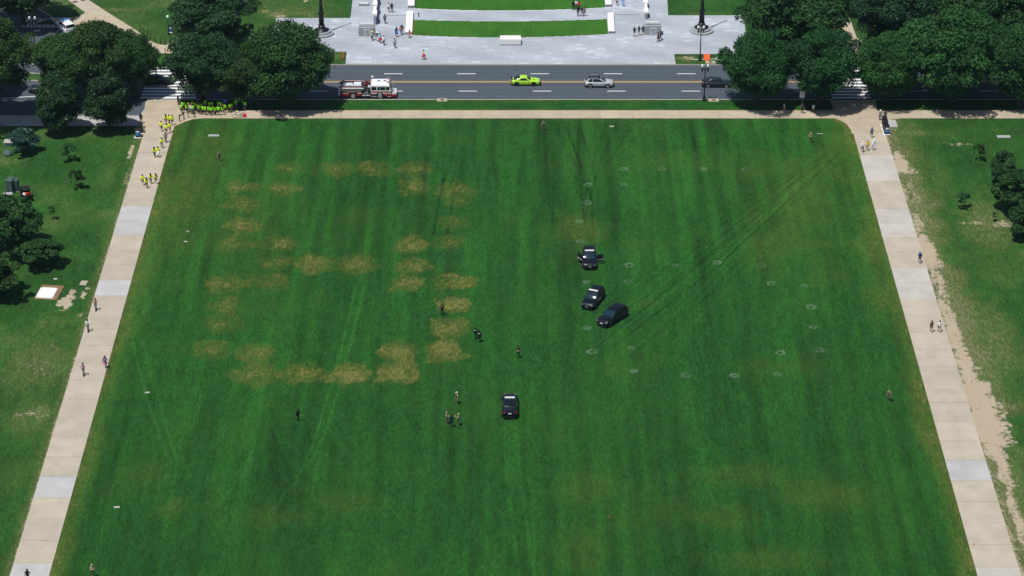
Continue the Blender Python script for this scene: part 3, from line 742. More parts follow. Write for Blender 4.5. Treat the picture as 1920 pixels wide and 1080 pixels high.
pier(1208.5, 1239.5, 67.2, 'right of the plaza near the flagpole')

def balustrade(p0, p1, hgt, label_):
    a, c = G(*p0), G(*p1); d = c - a; L = d.length
    o = empty('balustrade', (a.x, a.y, .145), math.atan2(d.y, d.x) - math.pi / 2)
    MB().box((0, L / 2, hgt * .42), (.42, L, hgt * .84)).build('wall_base', M['granite_dark'], o)
    n = int(L / 2.1); st = L / n
    for k in range(n):
        wide = k % 2 == 0
        MB().box((0, st * (k + .5), hgt * .92), (.80 if wide else .52, st * .94 if not wide else st * .9, hgt * (.26 if wide else .17))).build('coping', M['white_stone'], o)
    return tag(o, label_, 'balustrade', 'stone balustrades of the memorial entrance')
balustrade((703.0, 47), (707.6, -60), 1.9, 'white coped balustrade wall left of the plaza, casting a dark shadow')
balustrade((1211.5, 36), (1205, -60), 1.2, 'white coped balustrade wall right of the plaza with grey gaps')
# announcement stone, plaque bench
c = G(957, 85, .15)
o = empty('announcement_stone', c + Vector((0, .95, 0)))
MB().box((0, .0, .07), (3.25, 1.5, .14)).build('recessed_base', M['black_trim'], o)
b = MB().box((0, 0, .60), (3.6, 1.9, .92), taper=(.985, .95)); b.build('block', M['white_stone'], o)
tag(o, 'bright white rectangular stone block lying in front of the lower terrace', 'stone block')
c = G(682, 12, .15); o = empty('stone_plaque', c + Vector((0, .5, 0)))
MB().box((0, 0, .22), (1.75, .9, .44)).build('block', M['granite_dark'], o); MB().box((0, -.02, .455), (1.6, .75, .03)).build('inscribed_top', M['granite'], o)
tag(o, 'low grey stone plaque on the walk left of the balustrade', 'plaque')
c = G(785, 31, .15); o = MB().box((0, 0, .3), (.16, .16, .6)).box((0, -.02, .62), (.3, .2, .06)).build('bollard_light', M['black_iron'], None, c)
tag(o, 'small black light post beside the left cheek wall', 'light post')

def flagpole(px, py, side):
    c = G(px, py, .15); o = empty('flagpole', c)
    MB().lathe([(2.05, 0), (2.05, .30), (1.98, .34), (1.62, .34)], n=40).build('outer_step', M['granite_dark'], o, smooth=False)
    MB().lathe([(1.60, .30), (1.58, .62), (1.52, .68), (1.05, .74)], n=40).build('inner_step', M['granite_dark'], o)
    MB().lathe([(1.30, .66), (1.22, .82), (.85, .95), (.62, 1.25), (.52, 1.7)], n=28).build('bronze_base', M['bronze'], o, smooth=True)
    MB().lathe([(.46, 1.65), (.44, 3.6), (.52, 3.72), (.50, 3.95), (.34, 4.15), (.30, 5.3), (.34, 5.42), (.24, 5.7)], n=24).build('pedestal', M['bronze'], o, smooth=True)
    MB().lathe([(.25, 5.6), (.17, 10), (.07, 18), (.0, 18.2)], n=16).build('pole', M['bronze'], o, smooth=True)
    MB().lathe([(0, 18.1), (.16, 18.25), (.2, 18.4), (.12, 18.55), (0, 18.6)], n=16).build('finial', M['brass'], o, smooth=True)
    return tag(o, 'tall dark bronze flagpole on a round stepped stone base, %s of the plaza' % side, 'flagpole', 'bronze flagpoles of the memorial')
flagpole(603.5, 63.5, 'left'); flagpole(1315, 58.5, 'right')

# ------------------------------------------------------------------ street lamps and small street furniture
def twin_lamp(px, py, h, label_):
    o = empty('street_lamp', G(px, py))
    MB().lathe([(.30, 0), (.30, .25), (.22, .38), (.20, .9), (.13, 1.1)], n=12).build('base', M['black_iron'], o)
    MB().lathe([(.11, 1.0), (.085, h * .6), (.07, h - .9)], n=10).build('pole', M['black_iron'], o)
    a = MB().cyl((-.52, 0, h - .95), (.52, 0, h - .95), .05, .05, 8); a.box((0, 0, h - .95), (.22, .18, .5))
    for s in (-1, 1): a.cyl((s * .46, 0, h - 1.35), (s * .46, 0, h - .62), .12, .13, 10)
    a.build('crossarm', M['black_iron'], o)
    for s in (-1, 1):
        MB().lathe([(.12, h - .64), (.19, h - .5), (.20, h - .28), (.14, h - .1), (.06, h - .02), (0, h)], (s * .46, 0, 0), 14).build('globe', M['globe'], o, smooth=True)
        MB().lathe([(.08, h - .02), (.05, h + .06), (0, h + .12)], (s * .46, 0, 0), 10).build('finial', M['black_iron'], o)
    return tag(o, label_, 'street lamp', 'black twin globe street lamps')
twin_lamp(1320, 189, 6.5, 'black twin globe street lamp on the near verge beside the dark car')
twin_lamp(1312.5, 113, 6.3, 'black twin globe street lamp in front of the right flagpole')
twin_lamp(592.5, 112, 6.3, 'black twin globe street lamp in front of the left flagpole')
twin_lamp(66, 95, 6.3, 'black twin globe street lamp over the striped side road crossing')
o = empty('path_lamp', G(316.5, 65))
MB().lathe([(.16, 0), (.16, .3), (.09, .5), (.06, .8), (.05, 3.0)], n=10).build('post', M['black_iron'], o)
MB().lathe([(.09, 2.98), (.22, 3.15), (.24, 3.35), (.14, 3.55), (0, 3.6)], n=14).build('globe', M['globe'], o, smooth=True)
tag(o, 'short black lamp post with one white globe beside the far path', 'path lamp')

def bin_(px, py, label_, panel=True, w=.75, h=1.45):
    o = empty('waste_bin', G(px, py, .15))
    MB().box((0, 0, .05), (w + .3, w + .35, .1)).build('pad', M['white_stone'], o)
    MB().box((0, 0, .1 + h * .42), (w, w, h * .84)).build('body', M['black_trim'], o)
    MB().box((0, .02, .1 + h * .93), (w * 1.04, w * 1.0, h * .16), taper=(.9, .75)).build('hood', M['black_trim'], o)
    if panel:
        MB().box((0, -w / 2 - .012, .1 + h * .40), (w * .72, .02, h * .36)).build('front_panel', M['bin_blue'], o)
        MB().box((0, -w / 2 - .014, .1 + h * .68), (w * .72, .02, h * .16)).build('notice', M['white_plastic'], o)
    return tag(o, label_, 'waste bin', 'black waste bins along the paths')
bin_(259, 257, 'black waste bin with blue and white front panel left of the left path')
bin_(263.5, 249, 'plain black waste bin just behind the blue fronted bin', False)
bin_(1662, 251, 'black bin with bright blue front, nearest of the row right of the path')
bin_(1659.5, 243, 'plain black bin, middle of the row right of the path', False)
bin_(1657.5, 235, 'plain black bin, farthest of the row right of the path', False)
bin_(320.5, 60, 'black bin with blue front beside the single globe lamp', True, .6, 1.2)
c = G(1672, 232, .11); o = MB().box((0, 0, .02), (1.6, 2.6, .06)).build('concrete_pad', M['slab_grey'], None, c); tag(o, 'pale concrete pad behind the right row of bins', 'concrete pad')

# bollards round the far corner
for k, (px, py) in enumerate([(263,57),(270,62),(283,72),(291,78),(301,82),(310,84.5),(321,78),(310,101),(277,67)]):
    o = empty('bollard', G(px, py, .15)); MB().lathe([(.09, 0), (.07, .1), (.06, .9)], n=10).build('post', M['black_iron'], o)
    MB().lathe([(.06, .88), (.085, .94), (.06, 1.04), (0, 1.07)], n=10).build('knob', M['black_iron'], o)
    tag(o, ['slim black bollard at the left end of the curved far corner row', 'slim black bollard, second from the left in the curved far corner row', 'slim black bollard, fourth from the left in the curved far corner row', 'slim black bollard, fifth from the left in the curved far corner row', 'slim black bollard, sixth from the left in the curved far corner row', 'slim black bollard at the lowest point of the curved far corner row', 'slim black bollard at the right end of the curved row by the lamp', 'slim black bollard alone on the pavement just above the crosswalk', 'slim black bollard, third from the left in the curved far corner row'][k], 'bollard', 'bollards round the far corner')
def rail_seg(a, b_, label_):
    a, b_ = G(*a, .14), G(*b_, .14); d = b_ - a
    o = empty('barrier_rail', a, math.atan2(d.y, d.x)); L = d.length
    MB().box((L / 2, 0, 1.02), (L + .15, .14, .16)).build('top_rail', M['rail'], o)
    for t in (0.05, L - .05): MB().box((t, 0, .5), (.12, .12, 1.0)).build('post', M['rail'], o)
    tag(o, label_, 'barrier rail', 'brown barrier rails at the lawn corner')
rail_seg((336.5, 228), (345.5, 223.5), 'brown barrier rail set diagonally across the lawn corner')
rail_seg((352.3, 220.5), (365.3, 220.5), 'brown barrier rail standing parallel to the sidewalk by the crowd')
o = empty('signal_post', G(334.5, 197, .142)); MB().lathe([(.14, 0), (.1, .15), (.07, .3), (.06, 1.4)], n=8).build('post', M['black_iron'], o)
MB().box((0, 0, 1.25), (.3, .24, .5)).build('push_button_box', M['black_iron'], o); tag(o, 'short black signal post at the left crosswalk by the crowd', 'signal post')
o = empty('road_sign', G(1503, 200)); MB().cyl((0, 0, 0), (0, 0, 2.8), .035).build('post', M['steel'], o)
MB().box((0, .05, 2.1), (.8, .03, 1.15)).build('sign_plate', M['tape'], o); tag(o, 'pale road sign seen from the back under the right trees', 'road sign')

# storm drains and plates
def drain(px, py, label_):
    c = G(px, py, .12); o = empty('storm_drain', c)
    MB().box((0, 0, .02), (1.65, 1.15, .1)).build('slab', M['walk'], o); MB().lathe([(0, .085), (.32, .085), (.34, .07)], n=16).build('cover', M['iron_cover'], o)
    tag(o, label_, 'storm drain', 'concrete storm drains beside the road')
drain(829, 187.8, 'concrete storm drain slab on the near verge right of the fire engine')
drain(1338, 188, 'concrete storm drain slab on the near verge beside the lamp')
drain(1332, 117, 'concrete storm drain slab on the far verge under the orange sign')
def plate(px, py, w, d, label_, mat='slab_grey', rz=0):
    o = MB().box((0, 0, .0), (w, d, .07), taper=(.98, .97)).build('ground_plate', M[mat], None, G(px, py, .145), rz); tag(o, label_, 'ground plate', 'plates set into the lawns')
plate(401, 254, 1.75, .7, 'long grey plate in the lawn near the upper left corner', 'granite_dark')
plate(1882, 256, 2.1, .9, 'grey plate in the right hand lawn near the sidewalk', 'granite_dark')
plate(219, 951, .70, .3, 'small white plate in the lawn at lower left', 'slab_grey')
plate(276, 736, .6, .3, 'small pale plate in the lawn beside the left tyre tracks')
plate(352, 434, .45, .2, 'tiny white plate in the lawn left of the dry patches, upper of two', 'slab_grey')
plate(348, 453, .5, .25, 'tiny white plate in the lawn left of the dry patches, lower of two', 'slab_grey')
plate(1147, 237, .7, .35, 'tan plate in the lawn just below the sidewalk', 'walk')
plate(1537, 250.5, .9, .14, 'narrow white plate in the lawn by the soldier at upper right', 'slab_grey')
plate(157, 530.5, .95, 1.3, 'small cream slab in the grass left of the path', 'slab_tan', -.12)
plate(104, 523, .5, .35, 'tiny blue grey plate in the grass above the white slab')
o = empty('utility_slab', G(88, 550, .11), -.1)
MB().box((.25, .3, .0), (3.2, 4.2, .06)).build('mulch_border', M['soil'], o); MB().box((0, 0, .08), (2.5, 3.0, .16), taper=(.96, .96)).build('slab', M['white_stone'], o)
for sx in (-1, 1):
    for sy in (-1, 1): MB().lathe([(0, .18), (.08, .18), (.08, .16)], (sx * 1.05, sy * 1.3, 0), 8).build('bolt', M['iron_cover'], o)
tag(o, 'white concrete slab framed by brown mulch in the left lawn', 'slab')
# the fallen orange sign and the orange marker
c = G(1325, 113); o = empty('road_work_sign', c)
MB().box((0, -.15, .62), (1.05, .04, 1.05), Matrix.Rotation(R(-28), 3, 'X')).build('orange_panel', M['orange'], o)
b = MB(); b.cyl((-2.4, 0, .10), (1.6, .2, .16), .05); b.build('crossbar', M['white_plastic'], o)
for e in ((2.6, 1.9, .35), (2.75, -.6, .08)): MB().cyl((1.5, .2, .16), e, .05, .05).build('leg', M['white_plastic'], o)
MB().lathe([(0, 0), (.34, .02), (.38, .16), (.22, .28), (0, .3)], (2.8, -.35, 0), 12).build('sandbag', M['hose'], o)
tag(o, 'orange road work sign with white stand lying on the far verge', 'road sign')
o = empty('traffic_delineator', G(643.5, 111)); MB().box((0, 0, .05), (.5, .5, .1)).build('base', M['rubber'], o)
MB().lathe([(.13, .08), (.10, .5), (.09, 1.15), (.12, 1.2), (0, 1.28)], n=12).build('post', M['orange'], o)
tag(o, 'upright orange delineator post on the far grass patch left of the plaza', 'delineator')
for (px, py, lab) in [(1824, 1026, 'tiny orange marker flag at the lawn edge, lower right'), (1141, 974, 'tiny orange marker flag in the lower lawn'), (201, 710, 'tiny orange marker flag at the lawn edge beside the left path'), (709, 222.5, 'tiny orange marker flag at the sidewalk edge below the fire engine'),
                      (1185, 222.5, 'tiny orange marker flag at the sidewalk edge right of centre'), (1566, 233.5, 'tiny orange marker flag in the chamfered upper right lawn corner')]:
    o = empty('marker_flag', G(px, py, .1)); MB().cyl((0, 0, 0), (0, 0, .5), .012, .012, 6).build('wire', M['steel'], o); MB().box((.09, 0, .42), (.2, .02, .16)).build('flag', M['orange'], o)
    tag(o, lab, 'marker flag', 'orange marker flags')

# utility cabinets and gear on the left lawn
def cabinet(px, py, w, d, h, label_):
    o = empty('utility_cabinet', G(px, py, .12), -.12)
    MB().box((0, 0, .06), (w + .2, d + .2, .12)).build('plinth', M['slab_grey'], o); MB().box((0, 0, .12 + h / 2), (w, d, h)).build('housing', M['cabinet'], o)
    MB().box((0, 0, .16 + h), (w + .12, d + .12, .08)).build('roof', M['cabinet'], o)
    for s in (-1, 1): MB().box((s * w * .245, -d / 2 - .012, .12 + h * .5), (w * .46, .02, h * .9)).build('door', M['cabinet'], o)
    return tag(o, label_, 'utility cabinet', 'green utility cabinets on the left lawn')
cabinet(21, 359, .85, 1.5, 1.9, 'tall green utility cabinet, left and larger of the pair')
cabinet(30.5, 357, .75, 1.0, 1.65, 'green utility cabinet, right and lower of the pair')
o = empty('concrete_box', G(17, 272, .12)); MB().box((0, 0, .3), (1.4, .9, .6)).build('box', M['granite_dark'], o); MB().box((0, .05, .66), (1.5, 1.4, .1)).build('lid', M['slab_pale'], o)
tag(o, 'low box with a pale flat lid left of the blue green tree', 'utility box')
b = MB(); b.lathe([(.75, 0), (.8, .3), (.55, .62), (.2, .75), (0, .78)], n=9); o = b.build('boulder', M['cabinet'], None, G(15, 290, .1), .4); tag(o, 'grey rounded boulder in the grass below the box', 'boulder')
o = empty('folding_table', G(15, 370, .12), .2); MB().box((0, 0, .62), (1.3, .8, .05)).build('table_top', M['granite_dark'], o)
for sx in (-1, 1):
    for sy in (-1, 1): MB().cyl((sx * .55, sy * .3, 0), (sx * .55, sy * .3, .62), .03, .03, 6).build('leg', M['steel'], o)
tag(o, 'pale folding table in front of the green cabinets', 'folding table')
o = empty('utility_cart', G(50, 372, .12), R(20))
MB().box((0, 0, .55), (1.35, 2.6, .35)).build('chassis', M['black_trim'], o)
MB().box((0, .45, 1.62), (1.3, 1.1, .06)).build('canopy', M['black_trim'], o)
MB().box((0, .35, .85), (1.2, .45, .35)).box((0, .14, 1.15), (1.2, .1, .4)).build('seat', M['rubber'], o)
for sx in (-1, 1):
    for sy in (-.05, .95): MB().cyl((sx * .6, sy, .7), (sx * .6, sy, 1.6), .03, .03, 6).build('post', M['black_iron'], o)
cb = MB().box((0, -.85, .78), (1.25, 1.0, .12)); cb.box((.6, -.85, .92), (.05, 1.0, .3)); cb.box((-.6, -.85, .92), (.05, 1.0, .3)); cb.box((0, -1.33, .92), (1.25, .05, .3)); cb.build('cargo_bed', M['black_trim'], o)
for sx in (-1, 1):
    for sy in (-.85, .9):
        w = MB().cyl((sx * .52, sy, .33), (sx * .74, sy, .33), .33, .33, 14).build('wheel', M['rubber'], o); MB().cyl((sx * .74, sy, .33), (sx * .755, sy, .33), .16, .16, 10).build('rim', M['rim_dark'], w)
tag(o, 'small black utility cart with open bed beside the green cabinets', 'utility cart')
for k, (dx, m, nm, lab) in enumerate([(-.42, 'white_plastic', 'sack', 'white sack in the bed of the utility cart'), (-.05, 'orange', 'bucket', 'orange bucket in the bed of the utility cart'), (.38, 'lamp_red', 'fuel_can', 'red fuel can in the bed of the utility cart')]):
    q = o.matrix_basis @ Vector((dx, -.7, .84)); b = MB()
    if nm == 'fuel_can': b.box((0, 0, .2), (.4, .3, .4), taper=(.85, .85)).tube([(-.1, 0, .38), (-.1, 0, .5), (.1, 0, .5), (.1, 0, .38)], .025).cyl((.15, 0, .36), (.3, 0, .5), .03)
    elif nm == 'bucket': b.lathe([(.14, 0), (.2, .4), (.185, .4), (.13, .04)], n=14)
    else: b.lathe([(.22, 0), (.27, .15), (.24, .32), (.1, .42), (.12, .5), (0, .5)], n=12)
    tag(b.build(nm, M[m], None, q), lab, nm.replace('_', ' '))

# ------------------------------------------------------------------ cars
def lettering(text, size, mat, parent, loc, rot):
    cu = bpy.data.curves.new('lettering', 'FONT'); cu.body = text; cu.size = size; cu.align_x = 'CENTER'; cu.align_y = 'CENTER'; cu.extrude = .003
    t = bpy.data.objects.new('lettering', cu); C.objects.link(t); dg = bpy.context.evaluated_depsgraph_get()
    me = bpy.data.meshes.new_from_object(t.evaluated_get(dg)); bpy.data.objects.remove(t); bpy.data.curves.remove(cu)
    me.materials.clear(); me.materials.append(mat)
    o = link('lettering', me, parent, loc); o.rotation_euler = rot; return o

def make_wheel(parent, x, y, r, w, rimmat):
    s = 1 if x > 0 else -1
    e = empty('wheel', (x, y, r)); e.parent = parent
    t = MB(); t.cyl((-w / 2, 0, 0), (w / 2, 0, 0), r, r, 22); t.torus((s * w / 2 * .75, 0, 0), (1, 0, 0), r - .06, .06, 22, 6); t.build('tyre', M['rubber'], e, smooth=False)
    m = MB(); m.cyl((s * w / 2, 0, 0), (s * (w / 2 + .03), 0, 0), r * .22, r * .2, 12); m.torus((s * w / 2, 0, 0), (1, 0, 0), r * .64, .035, 20, 6)
    for k in range(5):
        a = 2 * math.pi * k / 5; m.box((s * (w / 2 + .01), math.cos(a) * r * .36, math.sin(a) * r * .36), (.03, .075, r * .62), Matrix.Rotation(math.pi / 2 - a, 3, 'X'))
    m.build('rim', rimmat, e)
    return e

def car(name, px, py, heading, spec, body, label_, group=None, roofmat=None, rim='rim', lightbar=False, doors_open=False, roof_rack=False, text=None, extra=None, cat='car'):
    """heading: angle of the nose, degrees counter-clockwise from +X; spec lists stations nose..tail"""
    o = empty(name, G(px, py, spec.get('z', 0.0)), R(heading) - math.pi / 2)
    L, W, Hh = spec['L'], spec['W'], spec['H']; belt = spec['belt']; hw = W / 2; gc = .2
    # body: stations along the length, +Y is the nose
    rings = []; st = spec['stations']; ts = [q[0] for q in st]
    fine = np.unique(np.concatenate([np.linspace(0, 1, 31), np.array(ts), [.004, .01, .99, .995]]))
    def soft(col):                                  # smooth interpolation between the stations
        base = np.interp(fine, ts, [q[col] for q in st]); k = np.array([.25, .5, .25])
        mid = np.convolve(np.pad(base, 1, 'edge'), k, 'valid'); mid[0], mid[-1] = base[0], base[-1]; return mid
    for t, wf, zt_, zb_ in zip(fine, soft(1), soft(2), soft(3)):
        y = (t - .5) * L; w = hw * wf
        half = [(w * .78, zb_), (w * .95, zb_ + .06), (w * .995, zb_ + .20), (w * 1.0, (zb_ + zt_) * .5), (w * .992, zt_ - .20), (w * .97, zt_ - .10), (w * .92, zt_ - .035), (w * .80, zt_ + .0), (w * .55, zt_ + .025), (w * .25, zt_ + .035)]
        rings.append([(x, y, z) for x, z in half] + [(-x, y, z) for x, z in half[::-1]])
    MB().loft(rings).build('body', M[body], o, smooth=True)
    # greenhouse: one curved surface cut into roof, pillars, windscreen, rear window and side windows
    yb0, yb1, yt0, yt1 = [(t - .5) * L for t in spec['cabin']]      # rear base, front base, rear roof, front roof
    wb, wt = hw * .90, hw * spec.get('tumble', .74); zb, zt = belt - .03, Hh
    NS, NE = 24, 10; US = [0, .06, .14, .30, .48, .66, .80, .90, .96, 1.0]
    def surf(u):
        e = u ** 1.25; a = yb0 + (yt0 - yb0) * e; b_ = yb1 + (yt1 - yb1) * e; w = wb + (wt - wb) * u ** 1.7; z = zb + (zt - zb) * (1 - (1 - u) ** 1.12)
        pts = []
        def side(sg, v): return (sg * w * (1 - .07 * abs(2 * v - 1) ** 5), a + (b_ - a) * v, z)
        for k in range(NS): pts.append(side(1, k / NS))
        for k in range(NE): f = 1 - 2 * k / NE; pts.append((w * .93 * f, b_ + .10 * (1 - f * f), z))
        for k in range(NS): pts.append(side(-1, 1 - k / NS))
        for k in range(NE): f = -1 + 2 * k / NE; pts.append((w * .93 * f, a - .08 * (1 - f * f), z))
        return pts, (a + b_) / 2, w, a, b_, z
    levels = [surf(u) for u in US]; n = 2 * (NS + NE); grp = {}
    for i_ in range(len(US) - 1):
        um = (US[i_] + US[i_ + 1]) / 2
        for k in range(n):
            key = 'cabin_frame'
            if .06 < um < .95:
                if k < NS or NS + NE <= k < 2 * NS + NE:
                    sg = 0 if k < NS else 1; v = (k + .5) / NS if sg == 0 else 1 - (k - NS - NE + .5) / NS
                    if .14 < um < .90:
                        for wi, (v0, v1, s0, s1) in enumerate(spec['windows']):
                            if v0 + s0 * um < v < v1 - s1 * um: key = ('side_window', sg, wi)
                elif k < NS + NE: key = ('windscreen',) if um > .07 else key
                else: key = ('rear_window',) if um > spec.get('rear_u', .3) else key
            grp.setdefault(key, []).append((i_, k))
    for key, cells in grp.items():
        vs, fs, idx = [], [], {}
        def vi(i_, k):
            k %= n
            if (i_, k) not in idx: idx[(i_, k)] = len(vs); vs.append(levels[i_][0][k])
            return idx[(i_, k)]
        for i_, k in cells: fs.append((vi(i_, k), vi(i_, k + 1), vi(i_ + 1, k + 1), vi(i_ + 1, k)))
        nm = key if isinstance(key, str) else key[0]
        MB().add(vs, fs).build(nm, M[body if nm == 'cabin_frame' else ('glass_pale' if nm == 'windscreen' else 'glass')], o, smooth=True)
    ptop, cyy, w, a, b_, z = levels[-1]
    rr = [[(p[0] * q, cyy + (p[1] - cyy) * q, z + dz) for p in ptop] for q, dz in ((1.0, 0), (.975, .022), (.90, .045), (.7, .065), (.35, .078), (.04, .08))]
    rf = MB().loft(rr).build('roof', M[roofmat or body], o, smooth=True)
    if roof_rack:
        for s in (-1, 1): MB().tube([(s * w * .86, a + .2, z + .05), (s * w * .86, a + .3, z + .12), (s * w * .86, b_ - .5, z + .12), (s * w * .86, b_ - .35, z + .05)], .02, 6).build('roof_rail', M[spec.get('rail', 'black_trim')], rf)
    for s in (-1, 1):
        mb = MB().box((s * (hw + .08), yb1 - .38, belt + .06), (.2, .12, .15), taper=(.9, .8)); mb.build('mirror', M[spec.get('mirror', body)], o)
    # lamps, plates, wheels
    zn = spec['nose_z']; zr = spec['tail_z']; yN, yR = L / 2, -L / 2
    for s in (-1, 1):
        MB().box((s * hw * .68, yN - .13, zn), (hw * .34, .26, .10), Matrix.Rotation(R(-s * 22), 3, 'Z')).build('headlight', M['lamp_clear'], o)
        MB().box((s * hw * .74, yR + .095, zr), (hw * .34, .18, .12)).build('taillight', M['lamp_red'], o)
    MB().box((0, yN - .03, zn - .06), (W * .46, .12, .2)).build('grille', M['black_trim'], o)
    MB().box((0, yN - .02, .30), (W * .78, .14, .14)).build('front_bumper', M['black_trim'], o)
    MB().box((0, yR + .02, .32), (W * .80, .14, .16)).build('rear_bumper', M['black_trim'], o)
    MB().box((0, yN + .045, zn - .2), (.42, .03, .14)).build('number_plate', M['white_plastic'], o)
    MB().box((0, yR - .03, zr - .12), (.42, .03, .14)).build('number_plate', M['white_plastic'], o)
    r = spec['wr']
    for y in ((spec['axles'][0] - .5) * L, (spec['axles'][1] - .5) * L):
        for s in (-1, 1):
            make_wheel(o, s * (hw - .10), y, r, .24, M[rim])
            ar = MB()
            pts = [(s * (hw + .008), y + math.cos(t) * (r + .07), r + math.sin(t) * (r + .07)) for t in [math.pi * k / 12 for k in range(13)]]
            ar.tube(pts, .04, 6); ar.cyl((s * (hw - .16), y, r), (s * (hw - .02), y, r), r + .06, r + .06, 20); ar.build('wheel_arch', M['black_trim'], o)
    for s in (-1, 1):
        for v in spec['handles']:
            MB().box((s * (hw * .995), (v - .5) * L, belt - .2), (.05, .18, .04)).build('door_handle', M[spec.get('handle', 'black_trim')], o)
    if lightbar:
        lb = MB().box((0, b_ - .35, z + .16), (w * 1.7, .22, .11), taper=(.97, .8)).build('light_bar', M['white_plastic'], o)
        MB().box((0, b_ - .35, z + .09), (w * 1.5, .2, .06)).build('mount', M['black_trim'], lb)
        MB().tube([(-.5, yN - .05, .35), (-.5, yN + .14, .55), (-.5, yN + .12, .85), (.5, yN + .12, .85), (.5, yN + .14, .55), (.5, yN - .05, .35)], .04, 6).build('push_bumper', M['black_trim'], o)
    if doors_open:
        for s in (-1, 1):
            d = empty('door', (s * hw * .98, yb1 - .45, .42)); d.parent = o; d.rotation_euler = (0, 0, s * R(70 if s < 0 else 38))
            MB().box((s * .035, -.55, .28), (.07, 1.1, .66)).build('door_panel', M[body], d)
            f = MB(); f.tube([(s * .03, -.05, .6), (s * -.07, -.35, 1.12), (s * -.07, -1.05, 1.12), (s * .03, -1.1, .6)], .03, 6); f.build('window_frame', M[body], d)
            MB().box((s * -.01, -.6, .84), (.02, .8, .46), Matrix.Rotation(s * R(-8), 3, 'Y')).build('window', M['glass'], d)
            lettering('POLICE', .34, M['white_plastic'], d, (s * .078, -.55, .32), (R(90), 0, R(90) if s > 0 else R(-90)))
    elif text:
        for s in (-1, 1): lettering(text, .26, M['white_plastic'], o, (s * (hw * 1.0 + .012), .1, belt - .33), (R(90), 0, R(90) if s > 0 else R(-90)))
    if extra: extra(o, L, W, Hh, belt)
    return tag(o, label_, cat, group)

COUPE = dict(L=4.79, W=1.92, H=1.34, belt=.92, tumble=.66, nose_z=.66, tail_z=.80, wr=.35, axles=(.195, .775), handles=(.44,),
    stations=[(0, .78, .80, .32), (.02, .90, .93, .26), (.12, .99, .97, .20), (.25, 1.0, .93, .18), (.5, .98, .90, .18), (.64, .98, .92, .18), (.8, .985, .88, .18), (.93, .93, .78, .2), (.985, .80, .68, .24), (1, .66, .60, .3)],
    cabin=(.07, .665, .33, .53), rear_u=.12, windows=[(.30, .92, -.04, .10)])
SUV = dict(L=4.72, W=1.90, H=1.58, belt=1.0, tumble=.76, nose_z=.74, tail_z=.92, wr=.37, axles=(.19, .80), handles=(.36, .55),
    stations=[(0, .82, .84, .4), (.02, .93, 1.0, .34), (.12, .99, 1.02, .26), (.3, 1.0, 1.0, .24), (.5, 1.0, .99, .24), (.68, .99, .99, .24), (.84, .98, .93, .24), (.94, .93, .86, .28), (.985, .82, .76, .32), (1, .68, .66, .36)],
    cabin=(.02, .72, .13, .54), windows=[(.10, .33, .03, -.02), (.36, .57, 0, 0), (.60, .93, 0, .06)], rail='chrome')
SEDAN = dict(L=5.0, W=1.88, H=1.44, belt=.95, tumble=.68, nose_z=.70, tail_z=.82, wr=.35, axles=(.2, .80), handles=(.36, .54),
    stations=[(0, .80, .82, .36), (.02, .91, .97, .3), (.12, .98, 1.0, .22), (.3, 1.0, .96, .2), (.5, 1.0, .94, .2), (.68, .99, .95, .2), (.84, .97, .88, .2), (.94, .92, .80, .24), (.985, .80, .70, .28), (1, .66, .62, .32)],
    cabin=(.10, .71, .29, .53), rear_u=.2, windows=[(.20, .42, .02, 0), (.45, .64, 0, 0), (.67, .93, 0, .06)])
POLICE = dict(L=5.05, W=2.0, H=1.72, belt=1.10, tumble=.78, nose_z=.82, tail_z=1.02, wr=.39, axles=(.19, .80), handles=(.36, .55), z=.11,
    stations=[(0, .84, .92, .42), (.02, .94, 1.10, .36), (.12, .99, 1.12, .28), (.3, 1.0, 1.10, .26), (.5, 1.0, 1.09, .26), (.68, .99, 1.09, .26), (.84, .98, 1.05, .26), (.94, .95, .98, .3), (.985, .86, .86, .34), (1, .74, .74, .38)],
    cabin=(.015, .72, .11, .55), windows=[(.08, .30, .03, -.02), (.33, .56, 0, 0), (.59, .93, 0, .06)])
VAN = dict(L=4.9, W=1.98, H=1.85, belt=1.1, tumble=.80, nose_z=.8, tail_z=1.0, wr=.38, axles=(.19, .80), handles=(.36, .55), z=.01,
    stations=POLICE['stations'], cabin=(.01, .74, .06, .56), windows=[(.07, .30, .02, -.02), (.33, .56, 0, 0), (.59, .93, 0, .06)])
def coupe_extra(o, L, W, Hh, belt):
    MB().box((0, -L / 2 + .12, belt + .17), (W * .78, .26, .04)).box((-.55, -L / 2 + .14, belt + .09), (.05, .12, .14)).box((.55, -L / 2 + .14, belt + .09), (.05, .12, .14)).build('rear_spoiler', M['black_trim'], o)
    MB().box((0, L / 2 - .02, .2), (W * .86, .2, .05)).build('front_splitter', M['black_trim'], o)
    for s in (-1, 1): MB().box((s * .42, L * .27, .915), (.2, .34, .03)).build('bonnet_vent', M['black_trim'], o)
c_ = lambda row: row - 5.0   # wheel contact row of the near side -> row of the car's middle
car('sports_coupe', 985.5, 157.3, 0, COUPE, 'lime', 'bright lime green sports coupe driving right on the road', 'vehicles on the road', rim='rim_dark', extra=coupe_extra)
car('suv', 1123, 161, 0, SUV, 'silver', 'silver suv with dark glass roof driving behind the dark sedan', 'vehicles on the road', roofmat='glass', roof_rack=True)
car('sedan', 1344, 161, 0, SEDAN, 'navy', 'dark navy sedan with bright rims passing behind the near street lamp', 'vehicles on the road')
car('sedan', 296, 156.5, 0, SEDAN, 'black_paint', 'black car on the left crosswalk half hidden by trees', 'vehicles on the road', rim='rim_dark')
car('car', 82, 172, 178, SUV, 'navy', 'dark car in deep tree shade at the left junction', 'vehicles on the road', rim='rim_dark')
